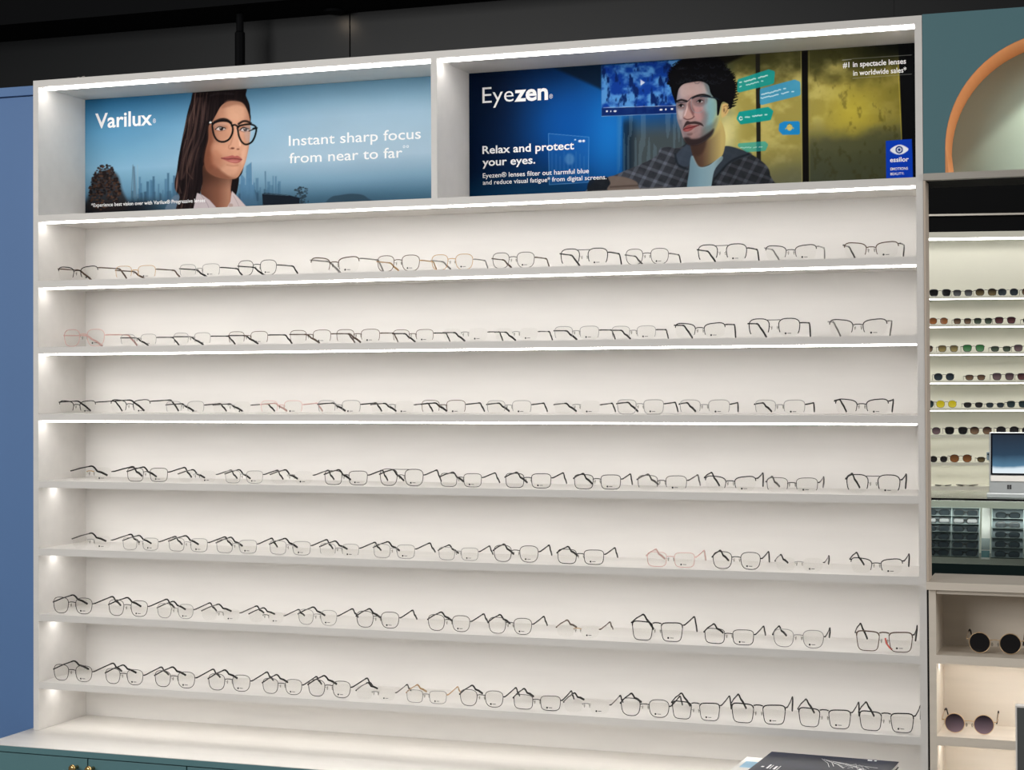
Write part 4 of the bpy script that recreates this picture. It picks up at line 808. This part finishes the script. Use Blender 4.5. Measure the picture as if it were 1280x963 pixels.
tray('grey two-column tray of folded frames in the showcase beside the jamb', 1.795, 2, .135, 6, .0425, 'showcase tray beside the jamb')
tray('grey single-column tray of folded frames under the computer', 2.125, 1, .150, 5, .051, 'tray under the computer')
cd = thing('price_card', 'white and grey card strip standing between the two showcase trays', 'card', (2.074, 4.99, .8225)); cd.rotation_euler = (TLT, 0, 0)
put('card', box((0, 0, .02), (.042, .003, .29)), M_white, cd); put('grey_panel', box((.001, -.0006, .07), (.041, -.0001, .13)), M_trayrim, cd); put('teal_panel', box((.001, -.0006, .03), (.041, -.0001, .065)), M_teal, cd)
pc = thing('desktop_computer', 'silver all-in-one computer with dark screen standing on the glass showcase', 'computer', (2.112, 5.06, 1.1435))
tl = math.radians(-8)
def tilt(o): o.rotation_euler = (tl, 0, 0); o.location = (0, 0, .02); return o
tilt(put('shell', box((0, 0, 0), (.56, .03, .305)), M_silver, pc, .003))
def screen_mat():
    m = bpy.data.materials.new('screen_with_reflection'); m.use_nodes = True; nt = m.node_tree; b = nt.nodes['Principled BSDF']
    tc = nt.nodes.new('ShaderNodeTexCoord'); sp = nt.nodes.new('ShaderNodeSeparateXYZ'); nt.links.new(tc.outputs['Object'], sp.inputs[0])
    n = nt.nodes.new('ShaderNodeTexNoise'); n.inputs['Scale'].default_value = 9; nt.links.new(tc.outputs['Object'], n.inputs[0])
    ad = nt.nodes.new('ShaderNodeMath'); ad.operation = 'MULTIPLY_ADD'; ad.inputs[1].default_value = .03; nt.links.new(n.outputs[0], ad.inputs[0]); nt.links.new(sp.outputs['Z'], ad.inputs[2])
    mr = nt.nodes.new('ShaderNodeMapRange'); mr.inputs[1].default_value = .11; mr.inputs[2].default_value = .32; nt.links.new(ad.outputs[0], mr.inputs[0])
    rp = nt.nodes.new('ShaderNodeValToRGB'); e = rp.color_ramp.elements; e[0].position = .0; e[0].color = rgb(235, 245, 250); e[1].position = 1; e[1].color = rgb(30, 42, 56)
    for pos, c in ((.13, (225, 240, 248)), (.2, (86, 128, 156)), (.45, (40, 66, 88))): q = e.new(pos); q.color = rgb(*c)  # pale band low on the screen is a reflection painted into the emission
    nt.links.new(mr.outputs[0], rp.inputs[0]); b.inputs['Base Color'].default_value = (.01, .01, .012, 1); b.inputs['Roughness'].default_value = .1
    nt.links.new(rp.outputs[0], b.inputs['Emission Color']); b.inputs['Emission Strength'].default_value = .9; return m
sb = tilt(put('screen', box((.008, -.003, .092), (.552, -.0005, .300)), mat('screen_bezel', rgb(14, 18, 24), .15), pc))
put('display', box((.016, -.0036, .100), (.544, -.0031, .292)), screen_mat(), sb)
tilt(put('chin', box((.008, -.003, .060), (.552, -.0005, .088)), M_white, pc))
mb = MB()
for a in (0, 1):
    for b in (0, 1): mb.box((.086+a*.011, -.0016, .022+b*.011), (.0955+a*.011, -.0004, .0315+b*.011))
tilt(put('emblem', mb, M_ink, pc)); put('stand', box((-.01, -.03, 0), (.57, .16, .022)), M_silver, pc, .004)
wc = thing('webcam', 'small blue-grey camera clipped to the left edge of the computer', 'webcam', (2.098, 5.11, 1.325))
put('camera_body', box((0, 0, 0), (.014, .02, .04)), mat('blue_grey_plastic', rgb(120, 142, 156), .4), wc, .002); put('camera_lens', MB().lathe([(.004, 0), (.004, -.003), (.003, -.004)], (.007, 0, .03), 'y', 10), M_black, wc); put('clip_arm', box((.004, .02, .005), (.03, .024, .012)), M_black, wc)
# warm glow of a recessed downlight on the charcoal wall
dl = thing('downlight', 'small round recessed downlight in the black soffit above the shelving', 'downlight', (.60, .62, 2.800))
put('housing', MB().lathe([(.030, 0), (.030, .0145), (.001, .0148)], n=20), M_black, dl)
spot('wall_downlight', (.60, .61, 2.795), (.60, .70, 2.72), .25, 120, 1, (1, .78, .55), .02)
